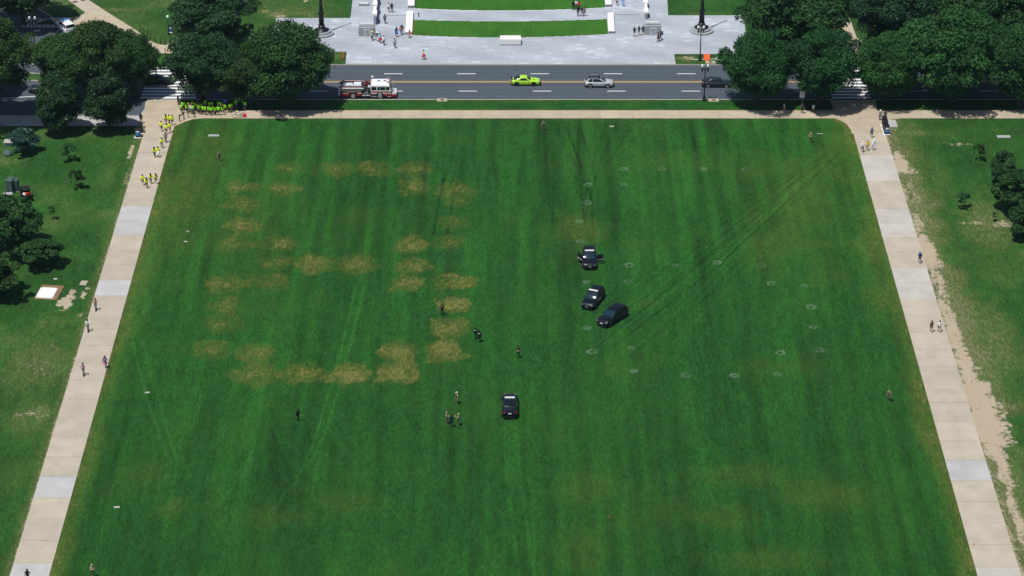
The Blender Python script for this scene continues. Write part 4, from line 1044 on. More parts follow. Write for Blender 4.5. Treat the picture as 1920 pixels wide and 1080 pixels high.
def van_extra(o, L, W, Hh, belt):
    MB().box((0, .3, Hh + .085), (W * .5, 1.1, .012)).build('roof_marking', M['blue_paint'], o)
    for s in (-1, 1): MB().box((s * (W / 2 + .004), .2, .80), (.02, L * .66, .22)).build('side_stripe', M['blue_paint'], o)
car('patrol_van', 123, 57, 122, VAN, 'white_paint', 'white patrol van with blue stripes turning into the side road', 'vehicles on the road', lightbar=False, extra=van_extra, cat='van')
PG = 'patrol cars parked on the lawn'
car('patrol_car', 1105, 492, -90, POLICE, 'black_paint', 'dark patrol car on the lawn with both front doors open', PG, lightbar=True, doors_open=True, rim='rim_dark', cat='patrol car')
car('patrol_car', 1112, 567, -112, POLICE, 'black_paint', 'dark patrol car with closed doors and white light bar, angled on the lawn', PG, lightbar=True, rim='rim_dark', text='POLICE', cat='patrol car')
car('unmarked_suv', 1148.5, 600.5, -129, POLICE, 'black_paint', 'black suv without light bar parked beside the angled patrol car', PG, rim='rim_dark', roof_rack=True)
car('patrol_car', 956, 768, 90, POLICE, 'black_paint', 'dark patrol car seen from behind, alone at the lower middle of the lawn', PG, lightbar=True, rim='rim_dark', text='POLICE', cat='patrol car')

# ------------------------------------------------------------------ fire engine
def fire_engine():
    # local: +X nose, -Y the near side
    o = empty('fire_engine', G(691, 180.0, 0.0)); P_ = lambda b, n, m, par=o, **k: b.build(n, M[m], par, **k)
    L, W = 9.6, 2.5; x0 = -L / 2
    P_(MB().box((0, 0, .62), (L - .5, W * .7, .25)), 'chassis', 'black_trim')
    # cab, x 0.55..4.0
    cab = [[(xx, yy, zz) for yy, zz in ((-1.24, .5), (1.24, .5), (1.24, 1.35), (-1.24, 1.35))] for xx in (.45, 3.75)]
    P_(MB().loft(cab), 'cab_lower', 'red_paint')
    ring = lambda xx, zz, w: [(xx, -w, zz), (xx, w, zz)]
    up = MB(); up.loft([[(.45, -1.24, 1.35), (.45, 1.24, 1.35), (3.75, 1.24, 1.35), (3.75, -1.24, 1.35)], [(.45, -1.23, 2.3), (.45, 1.23, 2.3), (3.55, 1.23, 2.3), (3.55, -1.23, 2.3)], [(.5, -1.12, 2.52), (.5, 1.12, 2.52), (3.42, 1.12, 2.52), (3.42, -1.12, 2.52)]])
    P_(up, 'cab_upper', 'white_paint')
    rf = P_(MB().loft([[(.52, -1.1, 2.52), (.52, 1.1, 2.52), (3.4, 1.1, 2.52), (3.4, -1.1, 2.52)], [(.7, -.85, 2.64), (.7, .85, 2.64), (3.2, .85, 2.64), (3.2, -.85, 2.64)]]), 'roof', 'white_paint')
    for xx in (1.75, 2.7):
        b = MB(); 
        for a in (45, 135): b.box((xx, .1, 2.66), (.44, .16, .05), Matrix.Rotation(R(a), 3, 'Z'))
        b.lathe([(.12, 2.63), (.12, 2.7), (0, 2.71)], (xx, .1, 0), 8); P_(b, 'roof_vent', 'black_trim', rf)
    P_(MB().box((3.2, 0, 2.72), (.42, 1.7, .16), taper=(.9, .96)), 'light_bar', 'white_plastic', rf)
    for s in (-1, 1): P_(MB().box((3.2, s * .5, 2.73), (.44, .38, .15)), 'beacon', 'lamp_red', rf)
    P_(MB().cyl((.65, .95, 2.5), (.65, .95, 3.0), .05).box((.65, .95, 3.02), (.35, .25, .18)), 'scene_light', 'white_plastic', rf)
    P_(MB().tube([(.9, .9, 2.62), (3.0, .9, 2.62)], .04), 'grab_rail', 'chrome', rf)
    for (a, c_, m) in ((.58, 1.38, 'glass'), (1.55, 1.95, 'glass'), (2.0, 2.82, 'glass_pale'), (2.92, 3.5, 'glass')):
        for s in (-1, 1): P_(MB().box(((a + c_) / 2, s * 1.238, 1.86), (c_ - a, .03, .58)), 'side_window', m)
    P_(MB().box((3.70, 0, 1.86), (.06, 2.2, .72), Matrix.Rotation(R(-11), 3, 'Y')), 'windscreen', 'glass_pale')
    for s in (-1, 1):
        P_(MB().box((2.1, s * 1.25, 1.02), (3.26, .02, .17)), 'reflective_stripe', 'tape')
        P_(MB().box((.95, s * 1.25, .66), (.9, .03, .34)), 'step_panel', 'pump'); P_(MB().box((3.45, s * 1.25, .66), (.5, .03, .34)), 'step_panel', 'pump')
        P_(MB().box((1.0, s * 1.26, .46), (1.0, .08, .05)), 'step', 'chrome'); P_(MB().box((3.45, s * 1.26, .46), (.6, .08, .05)), 'step', 'chrome')
        P_(MB().box((1.5, s * 1.25, 1.22), (.05, .03, .6)).box((2.86, s * 1.25, 1.22), (.04, .03, .6)), 'door_seam', 'maroon')
        P_(MB().lathe([(0, 0), (.16, 0), (.16, .02), (0, .02)], n=6).box((0, 0, .01), (.3, .05, .02)), 'badge', 'brass', loc=(3.2, s * 1.26, 1.2)).rotation_euler = (R(90), 0, 0)
    # front bumper, grille, crew mirrors
    P_(MB().box((4.15, 0, .62), (.85, 2.42, .36), taper=(.97, .97)), 'front_bumper', 'red_paint'); P_(MB().box((4.2, 0, .83), (.75, 2.3, .06)), 'bumper_deck', 'chrome')
    P_(MB().box((3.79, 0, 1.15), (.06, 1.4, .5)), 'grille', 'chrome')
    for s in (-1, 1):
        P_(MB().box((3.80, s * 1.0, 1.1), (.06, .35, .28)), 'headlight', 'lamp_clear'); P_(MB().tube([(3.6, s * 1.2, 1.5), (4.05, s * 1.45, 1.6), (4.05, s * 1.45, 2.1)], .025).box((4.05, s * 1.45, 1.85), (.08, .22, .45)), 'mirror', 'chrome')
    P_(MB().lathe([(.16, .86), (.2, 1.05), (.1, 1.25), (0, 1.3)], (4.2, -.85, 0), 12), 'siren', 'chrome'); P_(MB().cyl((4.25, -.6, .86), (4.1, -.6, 1.45), .12, .1, 10), 'hose_nozzle', 'brass')
    # pump panel
    P_(MB().box((-.30, 0, 1.25), (1.35, 2.36, 1.5)), 'pump_house', 'pump')
    for s in (-1, 1):
        for k, (dx, dz) in enumerate(((-.2, 1.1), (.1, 1.1), (-.35, .85), (.25, .85))): P_(MB().cyl((-.3 + dx, s * 1.18, dz), (-.3 + dx, s * 1.28, dz), .09, .07, 10), 'hose_valve', 'chrome')
        P_(MB().tube([(-.05, s * 1.22, 1.35), (.0, s * 1.24, 1.7)], .03), 'pipe', 'chrome'); P_(MB().box((-.3, s * 1.2, .62), (1.3, .14, .12)), 'step', 'chrome')
    P_(MB().box((-.25, .15, 2.12), (.85, 1.3, .3)).cyl((-.25, .2, 2.25), (-.25, .2, 2.55), .18, .18, 12), 'deck_gun_base', 'maroon'); P_(MB().cyl((-.2, .2, 2.55), (.3, .2, 2.75), .09, .07, 10), 'deck_gun', 'lamp_red')
    P_(MB().box((.25, -.95, 2.05), (.45, .4, .3)), 'hose_tray', 'hose'); P_(MB().tube([(.35, -1.1, 1.6), (.35, -1.1, 2.45)], .05), 'grab_rail', 'chrome')
    # rear body
    P_(MB().box((-2.75, 0, 1.05), (3.5, 2.46, 1.05)), 'rear_body', 'red_paint')
    for s in (-1, 1):
        P_(MB().box((-2.75, s * 1.24, 1.40), (3.3, .03, .16)), 'locker_band', 'pump'); P_(MB().box((-2.6, s * 1.25, 1.30), (2.9, .03, .06)), 'reflective_stripe', 'tape')
        P_(MB().box((-3.7, s * 1.25, 1.0), (.9, .03, .10)), 'reflective_stripe', 'tape'); P_(MB().box((-1.35, s * 1.25, 1.0), (.6, .03, .12)), 'reflective_stripe', 'tape')
        P_(MB().box((-2.85, s * 1.28, 1.62), (4.0, .10, .09)), 'body_rail', 'chrome'); P_(MB().box((-2.7, s * 1.26, 1.72), (3.3, .06, .14)), 'hard_suction_hose', 'black_trim')
        P_(MB().box((-2.75, s * 1.22, 1.88), (4.2, .34, .10)), 'catwalk', 'chrome'); P_(MB().box((-2.7, s * 1.0, 2.02), (3.9, .12, .22)), 'hose_bed_side', 'maroon')
        P_(MB().tube([(-4.3, s * .92, 2.15), (-4.3, s * .92, 2.32), (-1.1, s * .92, 2.32), (-1.1, s * .92, 2.15)], .05), 'hose_bed_rail', 'white_plastic')
        for dx in (-4.3, -2.0, -1.2): P_(MB().box((dx, s * 1.25, .78), (.42, .03, .3)), 'locker_door', 'maroon')
    P_(MB().box((-2.7, 0, 1.82), (3.5, 1.9, .3)), 'hose_bed', 'pump')
    P_(MB().box((-1.75, .1, 2.10), (1.3, 1.2, .34), taper=(.9, .8)), 'folded_hose', 'hose'); P_(MB().box((-3.2, -.35, 2.02), (1.6, .5, .2)).box((-3.3, .35, 2.02), (1.5, .45, .18)), 'folded_hose', 'hose')
    ld = MB(); 
    for yy in (.55, .95): ld.box((-2.7, yy, 2.42), (3.2, .06, .1))
    for k in range(8): ld.cyl((-4.1 + k * .4, .55, 2.42), (-4.1 + k * .4, .95, 2.42), .025, .025, 6)
    P_(ld, 'ladder', 'maroon')
    P_(MB().box((-4.62, 0, .62), (.5, 2.3, .1)), 'tailboard', 'chrome')
    for s in (-1, 1):
        P_(MB().box((-4.52, s * 1.05, 1.15), (.06, .2, .5)), 'taillight', 'lamp_red'); P_(MB().tube([(-4.6, s * 1.15, .8), (-4.6, s * 1.15, 1.5)], .04), 'grab_rail', 'white_plastic')
    for xx in (-2.45, 1.95):
        for s in (-1, 1):
            e = empty('wheel', (xx, s * 1.06, .54)); e.parent = o
            t = MB(); t.cyl((0, -.17, 0), (0, .17, 0), .54, .54, 24); t.torus((0, s * .13, 0), (0, 1, 0), .46, .08, 24, 6); t.build('tyre', M['rubber'], e)
            rm = MB(); rm.torus((0, s * .17, 0), (0, 1, 0), .27, .05, 20, 6); rm.cyl((0, s * .15, 0), (0, s * .24, 0), .12, .09, 10); rm.build('rim', M['chrome'], e)
            MB().cyl((0, s * .16, 0), (0, s * .19, 0), .22, .22, 16).build('hub', M['maroon'], e)
            ar = MB(); ar.tube([(xx + math.cos(t_) * .64, s * 1.26, .54 + math.sin(t_) * .64) for t_ in [math.pi * k / 12 for k in range(13)]], .05, 6)
            ar.cyl((xx, s * 1.0, .54), (xx, s * 1.245, .54), .62, .62, 22); ar.build('wheel_arch', M['black_trim'], o)
    return tag(o, 'red and white fire engine with open hose bed parked at the near kerb', 'fire engine', 'vehicles on the road')
fire_engine()

# ------------------------------------------------------------------ trees
def crown_mesh(name, rx, rz, n_lobes, n_leaves, leaf, seed, shape='round', mat=None, lobe_k=1.0):
    r = np.random.default_rng(seed); cents = []; rads = []
    tries = 0
    while len(cents) < n_lobes and tries < 4000:
        tries += 1
        d = r.normal(size=3); d /= np.linalg.norm(d); t = r.uniform(.35, 1.0) ** .6
        p = d * t * np.array([rx, rx, rz]) * .78
        if shape == 'round': p[:2] *= 1 + .10 * math.sin(3 * math.atan2(p[1], p[0]) + seed) + .07 * math.sin(5 * math.atan2(p[1], p[0]) + 2 * seed)
        if shape == 'cone':
            f = (p[2] / rz + 1) / 2; lim = rx * (.95 - .72 * f); q = np.hypot(p[0], p[1])
            if q > lim * .8: p[:2] *= lim * .8 / max(q, 1e-6)
        if shape == 'flat' and p[2] < -.3 * rz: p[2] *= .5
        lr = (rx * r.uniform(.22, .38)) * lobe_k
        if shape == 'round' and len(cents) % 4 == 3: p *= r.uniform(1.15, 1.36); lr *= .55
        if shape == 'cone': lr *= (1.15 - .6 * (p[2] / rz + 1) / 2)
        cents.append(p); rads.append(lr)
    cents = np.array(cents); rads = np.array(rads)
    w = rads ** 2; pick = r.choice(len(cents), n_leaves, p=w / w.sum())
    d = r.normal(size=(n_leaves, 3)); d /= np.linalg.norm(d, axis=1)[:, None]; d[:, 2] = np.where(d[:, 2] < -.25, -d[:, 2] * .6, d[:, 2]); d /= np.linalg.norm(d, axis=1)[:, None]
    sh = r.uniform(0, 1, n_leaves); rad = rads[pick] * (1.06 - .45 * sh ** 2.2) * (1 + .10 * np.sin(d[:, 0] * 9 + pick) * np.cos(d[:, 1] * 8 + pick * 2))
    pos = cents[pick] + d * rad[:, None] * np.array([1, 1, .78]) + r.normal(size=(n_leaves, 3)) * (.055 * rads[pick])[:, None]
    # drop leaves buried deep in other lobes
    keep = np.ones(n_leaves, bool)
    for c, q in zip(cents, rads):
        dd = np.linalg.norm((pos - c) / np.array([1, 1, .78]), axis=1); keep &= ~(dd < q * .52)
    pos, d, pick, sh = pos[keep], d[keep], pick[keep], sh[keep]; n = len(pos)
    nrm = d * .60 + r.normal(size=(n, 3)) * .45 + np.array([0, 0, .30]); nrm /= np.linalg.norm(nrm, axis=1)[:, None]
    u = np.cross(nrm, r.normal(size=(n, 3))); u /= np.linalg.norm(u, axis=1)[:, None]; v = np.cross(nrm, u)
    sz = leaf * r.uniform(.55, 1.25, n); a = sz[:, None] * u; b_ = (sz * r.uniform(.5, .85, n))[:, None] * v
    V = np.stack([pos - a, pos - b_ * .9 + nrm * sz[:, None] * .12, pos + a, pos + b_ * .9 + nrm * sz[:, None] * .12], 1).reshape(-1, 3)
    F = np.arange(4 * n).reshape(n, 4)
    me = bpy.data.meshes.new(name); me.vertices.add(4 * n); me.vertices.foreach_set('co', V.astype(np.float32).ravel())
    me.loops.add(4 * n); me.loops.foreach_set('vertex_index', F.ravel().astype(np.int32))
    me.polygons.add(n); me.polygons.foreach_set('loop_start', (np.arange(n) * 4).astype(np.int32)); me.polygons.foreach_set('loop_total', np.full(n, 4, np.int32))
    me.update(calc_edges=True)
    lobe_tone = r.uniform(0, 1, len(cents)); val = np.clip(.6 * lobe_tone[pick] + .4 * r.random(n), 0, 1)
    at = me.attributes.new('leaf', 'FLOAT', 'POINT'); at.data.foreach_set('value', np.repeat(val, 4).astype(np.float32))
    me.materials.append(mat)
    return me, cents
def trunk_mesh(name, h, r0, cents, zc, seed, n_limbs=9):
    r = random.Random(seed); b = MB()
    pts = [Vector((0, 0, -.1)), Vector((r.uniform(-.1, .1), r.uniform(-.1, .1), h * .33)), Vector((r.uniform(-.2, .2), r.uniform(-.2, .2), h * .62))]
    b.cyl(pts[0], pts[1], r0 * 1.15, r0 * .8, 10); b.cyl(pts[1], pts[2], r0 * .8, r0 * .45, 10)
    b.lathe([(r0 * 1.7, -.1), (r0 * 1.25, .25), (r0 * 1.1, .6)], n=10)
    idx = list(range(len(cents))); r.shuffle(idx)
    for i in idx[:n_limbs]:
        c = Vector(cents[i]) + Vector((0, 0, zc)); t = r.uniform(.25, .95); s = pts[1].lerp(pts[2], t); m = s.lerp(c, .5) + Vector((0, 0, -.3))
        b.cyl(s, m, r0 * .38, r0 * .24, 7); b.cyl(m, c, r0 * .24, r0 * .08, 6)
    return b.mesh(name, M['bark'], True)
PROTO = {}
def proto(kind, rx, rz, clear, lobes, leaves, leaf, seed, shape, mat, r0, lk=1.0):
    me, ce = crown_mesh('crown', rx, rz, lobes, leaves, leaf, seed, shape, M[mat], lk)
    PROTO[kind] = (me, trunk_mesh('trunk', clear + 2 * rz, r0, ce, clear + rz, seed), clear + rz, rx, clear + 2 * rz)
proto('oak_a', 7.0, 5.6, 1.2, 96, 62000, .21, 3, 'round', 'leaf_oak', .42, .92)
proto('oak_b', 7.0, 5.6, 1.2, 90, 62000, .21, 8, 'round', 'leaf_oak', .42, .95)
proto('elm_a', 7.0, 5.4, 1.0, 88, 60000, .22, 13, 'round', 'leaf_elm', .40, .98)
proto('elm_b', 7.0, 5.6, 1.0, 94, 60000, .22, 17, 'round', 'leaf_elm', .40, .92)
proto('deep_a', 6.0, 5.0, 1.2, 98, 56000, .18, 23, 'round', 'leaf_deep', .36, .85)
proto('tall_oak', 7.0, 7.2, 5.0, 100, 62000, .21, 71, 'round', 'leaf_oak', .42, .92)
proto('holly', 4.2, 4.9, .2, 80, 40000, .17, 29, 'cone', 'leaf_holly', .25, .95)
proto('blue', 2.4, 1.7, .7, 30, 9000, .14, 37, 'round', 'leaf_blue', .12, .9)
proto('shrubtree', 3.4, 2.7, .2, 44, 16000, .18, 43, 'round', 'leaf_oak', .16, .9)
proto('sapling', 1.2, .95, .9, 20, 1900, .12, 47, 'round', 'leaf_elm', .05, .6)
proto('sapling_b', 1.2, .9, 1.0, 16, 1200, .12, 53, 'round', 'leaf_elm', .05, .6)
proto('conifer', 2.6, 3.2, .2, 54, 12000, .17, 59, 'cone', 'leaf_deep', .14, .9)
def tree(name, kind, px, py, w, h, label_, rz=0.0, group='trees'):
    """w = crown width and h = height in metres"""
    cm, tm, zc, rx, hh = PROTO[kind]; o = empty(name, G(px, py, .10), rz)
    sx, sz = w / 2 / rx * 1.02, h / hh * .98
    t = link('trunk', tm, o); c = link('crown', cm, o, (0, 0, zc * sz))
    t.scale = (min(sx, sz), min(sx, sz), sz); c.scale = (sx, sx, sz)
    return tag(o, label_, 'tree', group)
SG = 'street trees along the road'
tree('oak_tree', 'oak_a', 535, 196, 15.4, 14.2, 'large oak on the near verge left of the fire engine', .4, SG)
tree('oak_tree', 'oak_b', 468, 197, 9.5, 9.4, 'smaller oak tucked against the left side of the large verge oak', 2.0, SG)
tree('oak_tree', 'deep_a', 380, 190, 12.8, 12.2, 'round dark tree on the near verge over the crowd in bright shirts', 1.0, SG)
tree('oak_tree', 'deep_a', 402, 100, 15.2, 13.2, 'dark tree across the road beside the far lawn, behind the crowd tree', 2.6, SG)
tree('oak_tree', 'oak_b', 128, 182, 12.4, 11.0, 'broad oak standing in the left junction, left of the crosswalk', .8, SG)
tree('oak_tree', 'oak_a', 196, 178, 12.6, 13.2, 'tallest oak in the middle of the left junction group', 3.6, SG)
tree('oak_tree', 'oak_b', 254, 180, 8.6, 11.0, 'oak with a lighter crown beside the left end of the crosswalk', 4.4, SG)
tree('holly_tree', 'holly', 113, 248, 9.0, 11.6, 'dark conical glossy tree, left of the pair by the left sidewalk', .2, SG)
tree('holly_tree', 'holly', 206, 246, 9.0, 11.4, 'dark conical glossy tree, right of the pair by the left sidewalk', 2.9, SG)
tree('oak_tree', 'tall_oak', -6, 234, 13.6, 20.0, 'tall tree cut by the left picture edge beside the junction', 5.0, SG)
tree('oak_tree', 'deep_a', 44, 44, 15.5, 12.0, 'dark tree in the top left corner above the striped crossing', 4.0, SG)
tree('oak_tree', 'oak_a', -30, 176, 11.0, 10.0, 'low dark tree at the left picture edge behind the tall one', 1.2, SG)
RG = 'trees right of the plaza'
tree('elm_tree', 'elm_a', 1418, 196, 12.0, 12.6, 'leafy elm at the left end of the right hand tree belt', .3, RG)
tree('elm_tree', 'elm_b', 1536, 194, 12.6, 13.0, 'elm over the three people on the right sidewalk', 1.9, RG)
tree('elm_tree', 'elm_b', 1486, 96, 18.6, 15.0, 'large elm across the road right of the right flagpole', 4.4, RG)
tree('elm_tree', 'deep_a', 1662, 116, 14.6, 16.5, 'dark tree across the road behind the right crosswalk', .9, RG)
tree('elm_tree', 'elm_a', 1664, 190, 11.6, 12.0, 'elm beside the right crosswalk over the bins', 3.3, RG)
tree('elm_tree', 'elm_b', 1782, 190, 17.0, 16.0, 'broad bright elm at the near verge in the right corner', 5.6, RG)
tree('elm_tree', 'elm_a', 1872, 116, 18.0, 17.0, 'tall elm across the road in the top right corner', 2.2, RG)
tree('elm_tree', 'elm_a', 1908, 196, 13.0, 14.0, 'elm at the right picture edge beside the sidewalk', 4.9, RG)
tree('elm_tree', 'elm_b', 1762, 70, 16.5, 15.0, 'elm at the top edge behind the bright elm', 1.1, RG)
tree('elm_tree', 'deep_a', 1602, 20, 13.0, 12.0, 'dark tree at the top edge above the far right path', 2.4, RG)
LG = 'small trees on the left lawn'
tree('small_tree', 'blue', 45, 286, 5.4, 4.2, 'rounded blue green small tree beside the low box', 0, LG)
tree('sapling', 'sapling', 129, 302, 2.9, 3.0, 'thin sapling on the left lawn, upper of two with dark shadows', 0, LG)
tree('sapling', 'sapling', 146, 353, 2.9, 3.3, 'thin sapling on the left lawn, lower of two with dark shadows', 2.2, LG)
tree('sapling', 'sapling_b', 98, 412, 1.5, 2.3, 'tiny bare sapling above the left shrubs', 1, LG)
tree('shrub_tree', 'shrubtree', 24, 470, 10.5, 8.8, 'dense dark shrub tree at the left edge below the cart', .4, LG)
tree('shrub_tree', 'shrubtree', 80, 498, 6.4, 4.4, 'low olive shrub right of the dense shrub tree', 1.4, LG)
tree('shrub_tree', 'shrubtree', -4, 556, 7.6, 6.4, 'shrub tree at the left edge above the white slab', 2.7, LG)
NG = 'small trees on the right lawn'
tree('small_conifer', 'conifer', 1880, 346, 5.4, 6.2, 'dark pointed small tree on the right lawn, upper of the clump', .4, NG)
tree('small_tree', 'shrubtree', 1908, 396, 8.2, 7.2, 'rounded dark tree in the clump at the right edge', 1.4, NG)
tree('small_tree', 'shrubtree', 1926, 444, 6.6, 5.6, 'tree cut by the right edge, lowest of the clump', 3.4, NG)
tree('sapling', 'sapling', 1837, 301, 2.2, 2.9, 'thin sapling with pale stem on the right lawn', 1.4, NG)
tree('sapling', 'sapling_b', 1808, 392, 3.0, 2.6, 'small green sapling over a round dark shadow on the right lawn', 2.4, NG)
tree('sapling', 'sapling_b', 1865, 415, 1.1, 1.6, 'tiny sapling in the dry patch of the right lawn', 3.4, NG)

# ------------------------------------------------------------------ people
SKIN = [plain('skin_%d' % i, c, .6, 0, .3, 0, .06) for i, c in enumerate([(.55, .34, .24), (.42, .25, .16), (.20, .11, .07), (.62, .42, .32)])]
cloth_cache = {}
def cloth(col):
    k = tuple(round(c, 3) for c in col)
    if k not in cloth_cache: cloth_cache[k] = plain('cloth', col, .9, 0, .15, 0, .14, 9)
    return cloth_cache[k]
NEON = (.38, .92, .03); BLACK = (.012, .013, .016); NAVYC = (.015, .02, .04); WHITE = (.78, .78, .78); TAN = (.36, .29, .19); CAMO = (.17, .145, .09); GREY = (.2, .21, .22)
BLUE = (.03, .12, .45); DENIM = (.05, .08, .16); RED = (.55, .03, .04); YEL = (.80, .52, .02); PINK = (.65, .18, .45); SALMON = (.55, .27, .22); LBLUE = (.42, .55, .72)
def pose_mesh(name, J):
    """J: joints of the pose; a skin modifier grows one continuous body over them"""
    order = ['pelvis', 'spine', 'chest', 'neck', 'head', 'crown', 'nose']
    for s in 'LR': order += [a + s for a in ('shoulder', 'elbow', 'wrist', 'hand', 'hip', 'knee', 'ankle', 'toe')]
    idx = {n: i for i, n in enumerate(order)}
    edges = [('pelvis', 'spine'), ('spine', 'chest'), ('chest', 'neck'), ('neck', 'head'), ('head', 'crown'), ('head', 'nose')]
    for s in 'LR': edges += [('chest', 'shoulder' + s), ('shoulder' + s, 'elbow' + s), ('elbow' + s, 'wrist' + s), ('wrist' + s, 'hand' + s), ('pelvis', 'hip' + s), ('hip' + s, 'knee' + s), ('knee' + s, 'ankle' + s), ('ankle' + s, 'toe' + s)]
    rad = dict(pelvis=(.165, .12), spine=(.155, .115), chest=(.18, .125), neck=(.06, .06), head=(.088, .10), crown=(.07, .08), nose=(.02, .02))
    for s in 'LR': rad.update({'shoulder' + s: (.068, .068), 'elbow' + s: (.05, .05), 'wrist' + s: (.036, .036), 'hand' + s: (.042, .03), 'hip' + s: (.10, .10), 'knee' + s: (.068, .068), 'ankle' + s: (.046, .046), 'toe' + s: (.045, .035)})
    me = bpy.data.meshes.new('skeleton'); me.from_pydata([J[n] for n in order], [(idx[a], idx[b]) for a, b in edges], [])
    ob = bpy.data.objects.new('skeleton', me); C.objects.link(ob)
    ob.modifiers.new('skin', 'SKIN'); sub = ob.modifiers.new('sub', 'SUBSURF'); sub.levels = 1; sub.render_levels = 1
    sv = me.skin_vertices[0].data
    for n in order: sv[idx[n]].radius = rad[n]; sv[idx[n]].use_root = (n == 'pelvis')
    bpy.context.view_layer.update(); dg = bpy.context.evaluated_depsgraph_get()
    body = bpy.data.meshes.new_from_object(ob.evaluated_get(dg)); body.name = name
    bpy.data.objects.remove(ob)
    # five separate tapered fingers on each hand
    bm = bmesh.new(); bm.from_mesh(body)
    for s, sg in (('L', -1), ('R', 1)):
        w, h = Vector(J['wrist' + s]), Vector(J['hand' + s]); d = (h - w).normalized(); side = d.cross(Vector((1, 0, 0))); side = side.normalized() if side.length > .1 else Vector((0, 1, 0))
        for k, (off, ln) in enumerate(((-.03, .075), (-.01, .085), (.01, .08), (.03, .065), (.045, .05))):
            base = h + side * off + (-d * .03 if k == 4 else d * .015); dirn = (d + side * .7).normalized() if k == 4 else (d + Vector((-sg * .25, 0, 0))).normalized()
            t = MB().cyl(base, base + dirn * ln * .55, .011, .010, 5).cyl(base + dirn * ln * .55, base + dirn * ln + Vector((-sg * .012, 0, 0)), .010, .007, 5)
            vs = [bm.verts.new(v) for v in t.v]
            for f in t.f: bm.faces.new([vs[i] for i in f])
    bm.to_mesh(body); bm.free()
    SEG = [('pelvis', 'spine', 1), ('spine', 'chest', 1), ('chest', 'neck', 1), ('neck', 'head', 0), ('head', 'crown', 0)]
    for s in 'LR': SEG += [('chest', 'shoulder' + s, 1), ('shoulder' + s, 'elbow' + s, 1), ('elbow' + s, 'wrist' + s, 5), ('wrist' + s, 'hand' + s, 0), ('pelvis', 'hip' + s, 2), ('hip' + s, 'knee' + s, 2), ('knee' + s, 'ankle' + s, 3), ('ankle' + s, 'toe' + s, 4)]
    body.materials.clear()
    for k in range(6): body.materials.append(None)
    for f in body.polygons:
        c = f.center; best = (9, 0)
        for a, b_, m in SEG:
            A, B = Vector(J[a]), Vector(J[b_]); t = max(0, min(1, (c - A).dot(B - A) / max(1e-6, (B - A).length_squared))); dd = (c - A - (B - A) * t).length
            r_ = (rad[a][0] * (1 - t) + rad[b_][0] * t); sc = dd / r_
            if sc < best[0]: best = (sc, m)
        mi = best[1]
        if mi == 2 and c.z > J['pelvis'][2] + .06: mi = 1
        if mi == 1 and c.z < J['pelvis'][2] - .02 and abs(c.x) < .2: mi = 2
        f.material_index = mi; f.use_smooth = True
    return body
def joints(**kw):
    J = dict(pelvis=(0, 0, .95), spine=(0, .01, 1.14), chest=(0, 0, 1.34), neck=(0, -.005, 1.51), head=(0, .015, 1.62), crown=(0, .01, 1.70), nose=(0, .115, 1.60))
    for s, g_ in (('L', -1), ('R', 1)):
        J.update({'shoulder' + s: (g_ * .20, -.01, 1.42), 'elbow' + s: (g_ * .27, -.03, 1.14), 'wrist' + s: (g_ * .27, .06, .90), 'hand' + s: (g_ * .26, .09, .82),
                  'hip' + s: (g_ * .10, 0, .88), 'knee' + s: (g_ * .115, .02, .49), 'ankle' + s: (g_ * .12, -.02, .075), 'toe' + s: (g_ * .14, .15, .04)})
    J.update(kw); return J
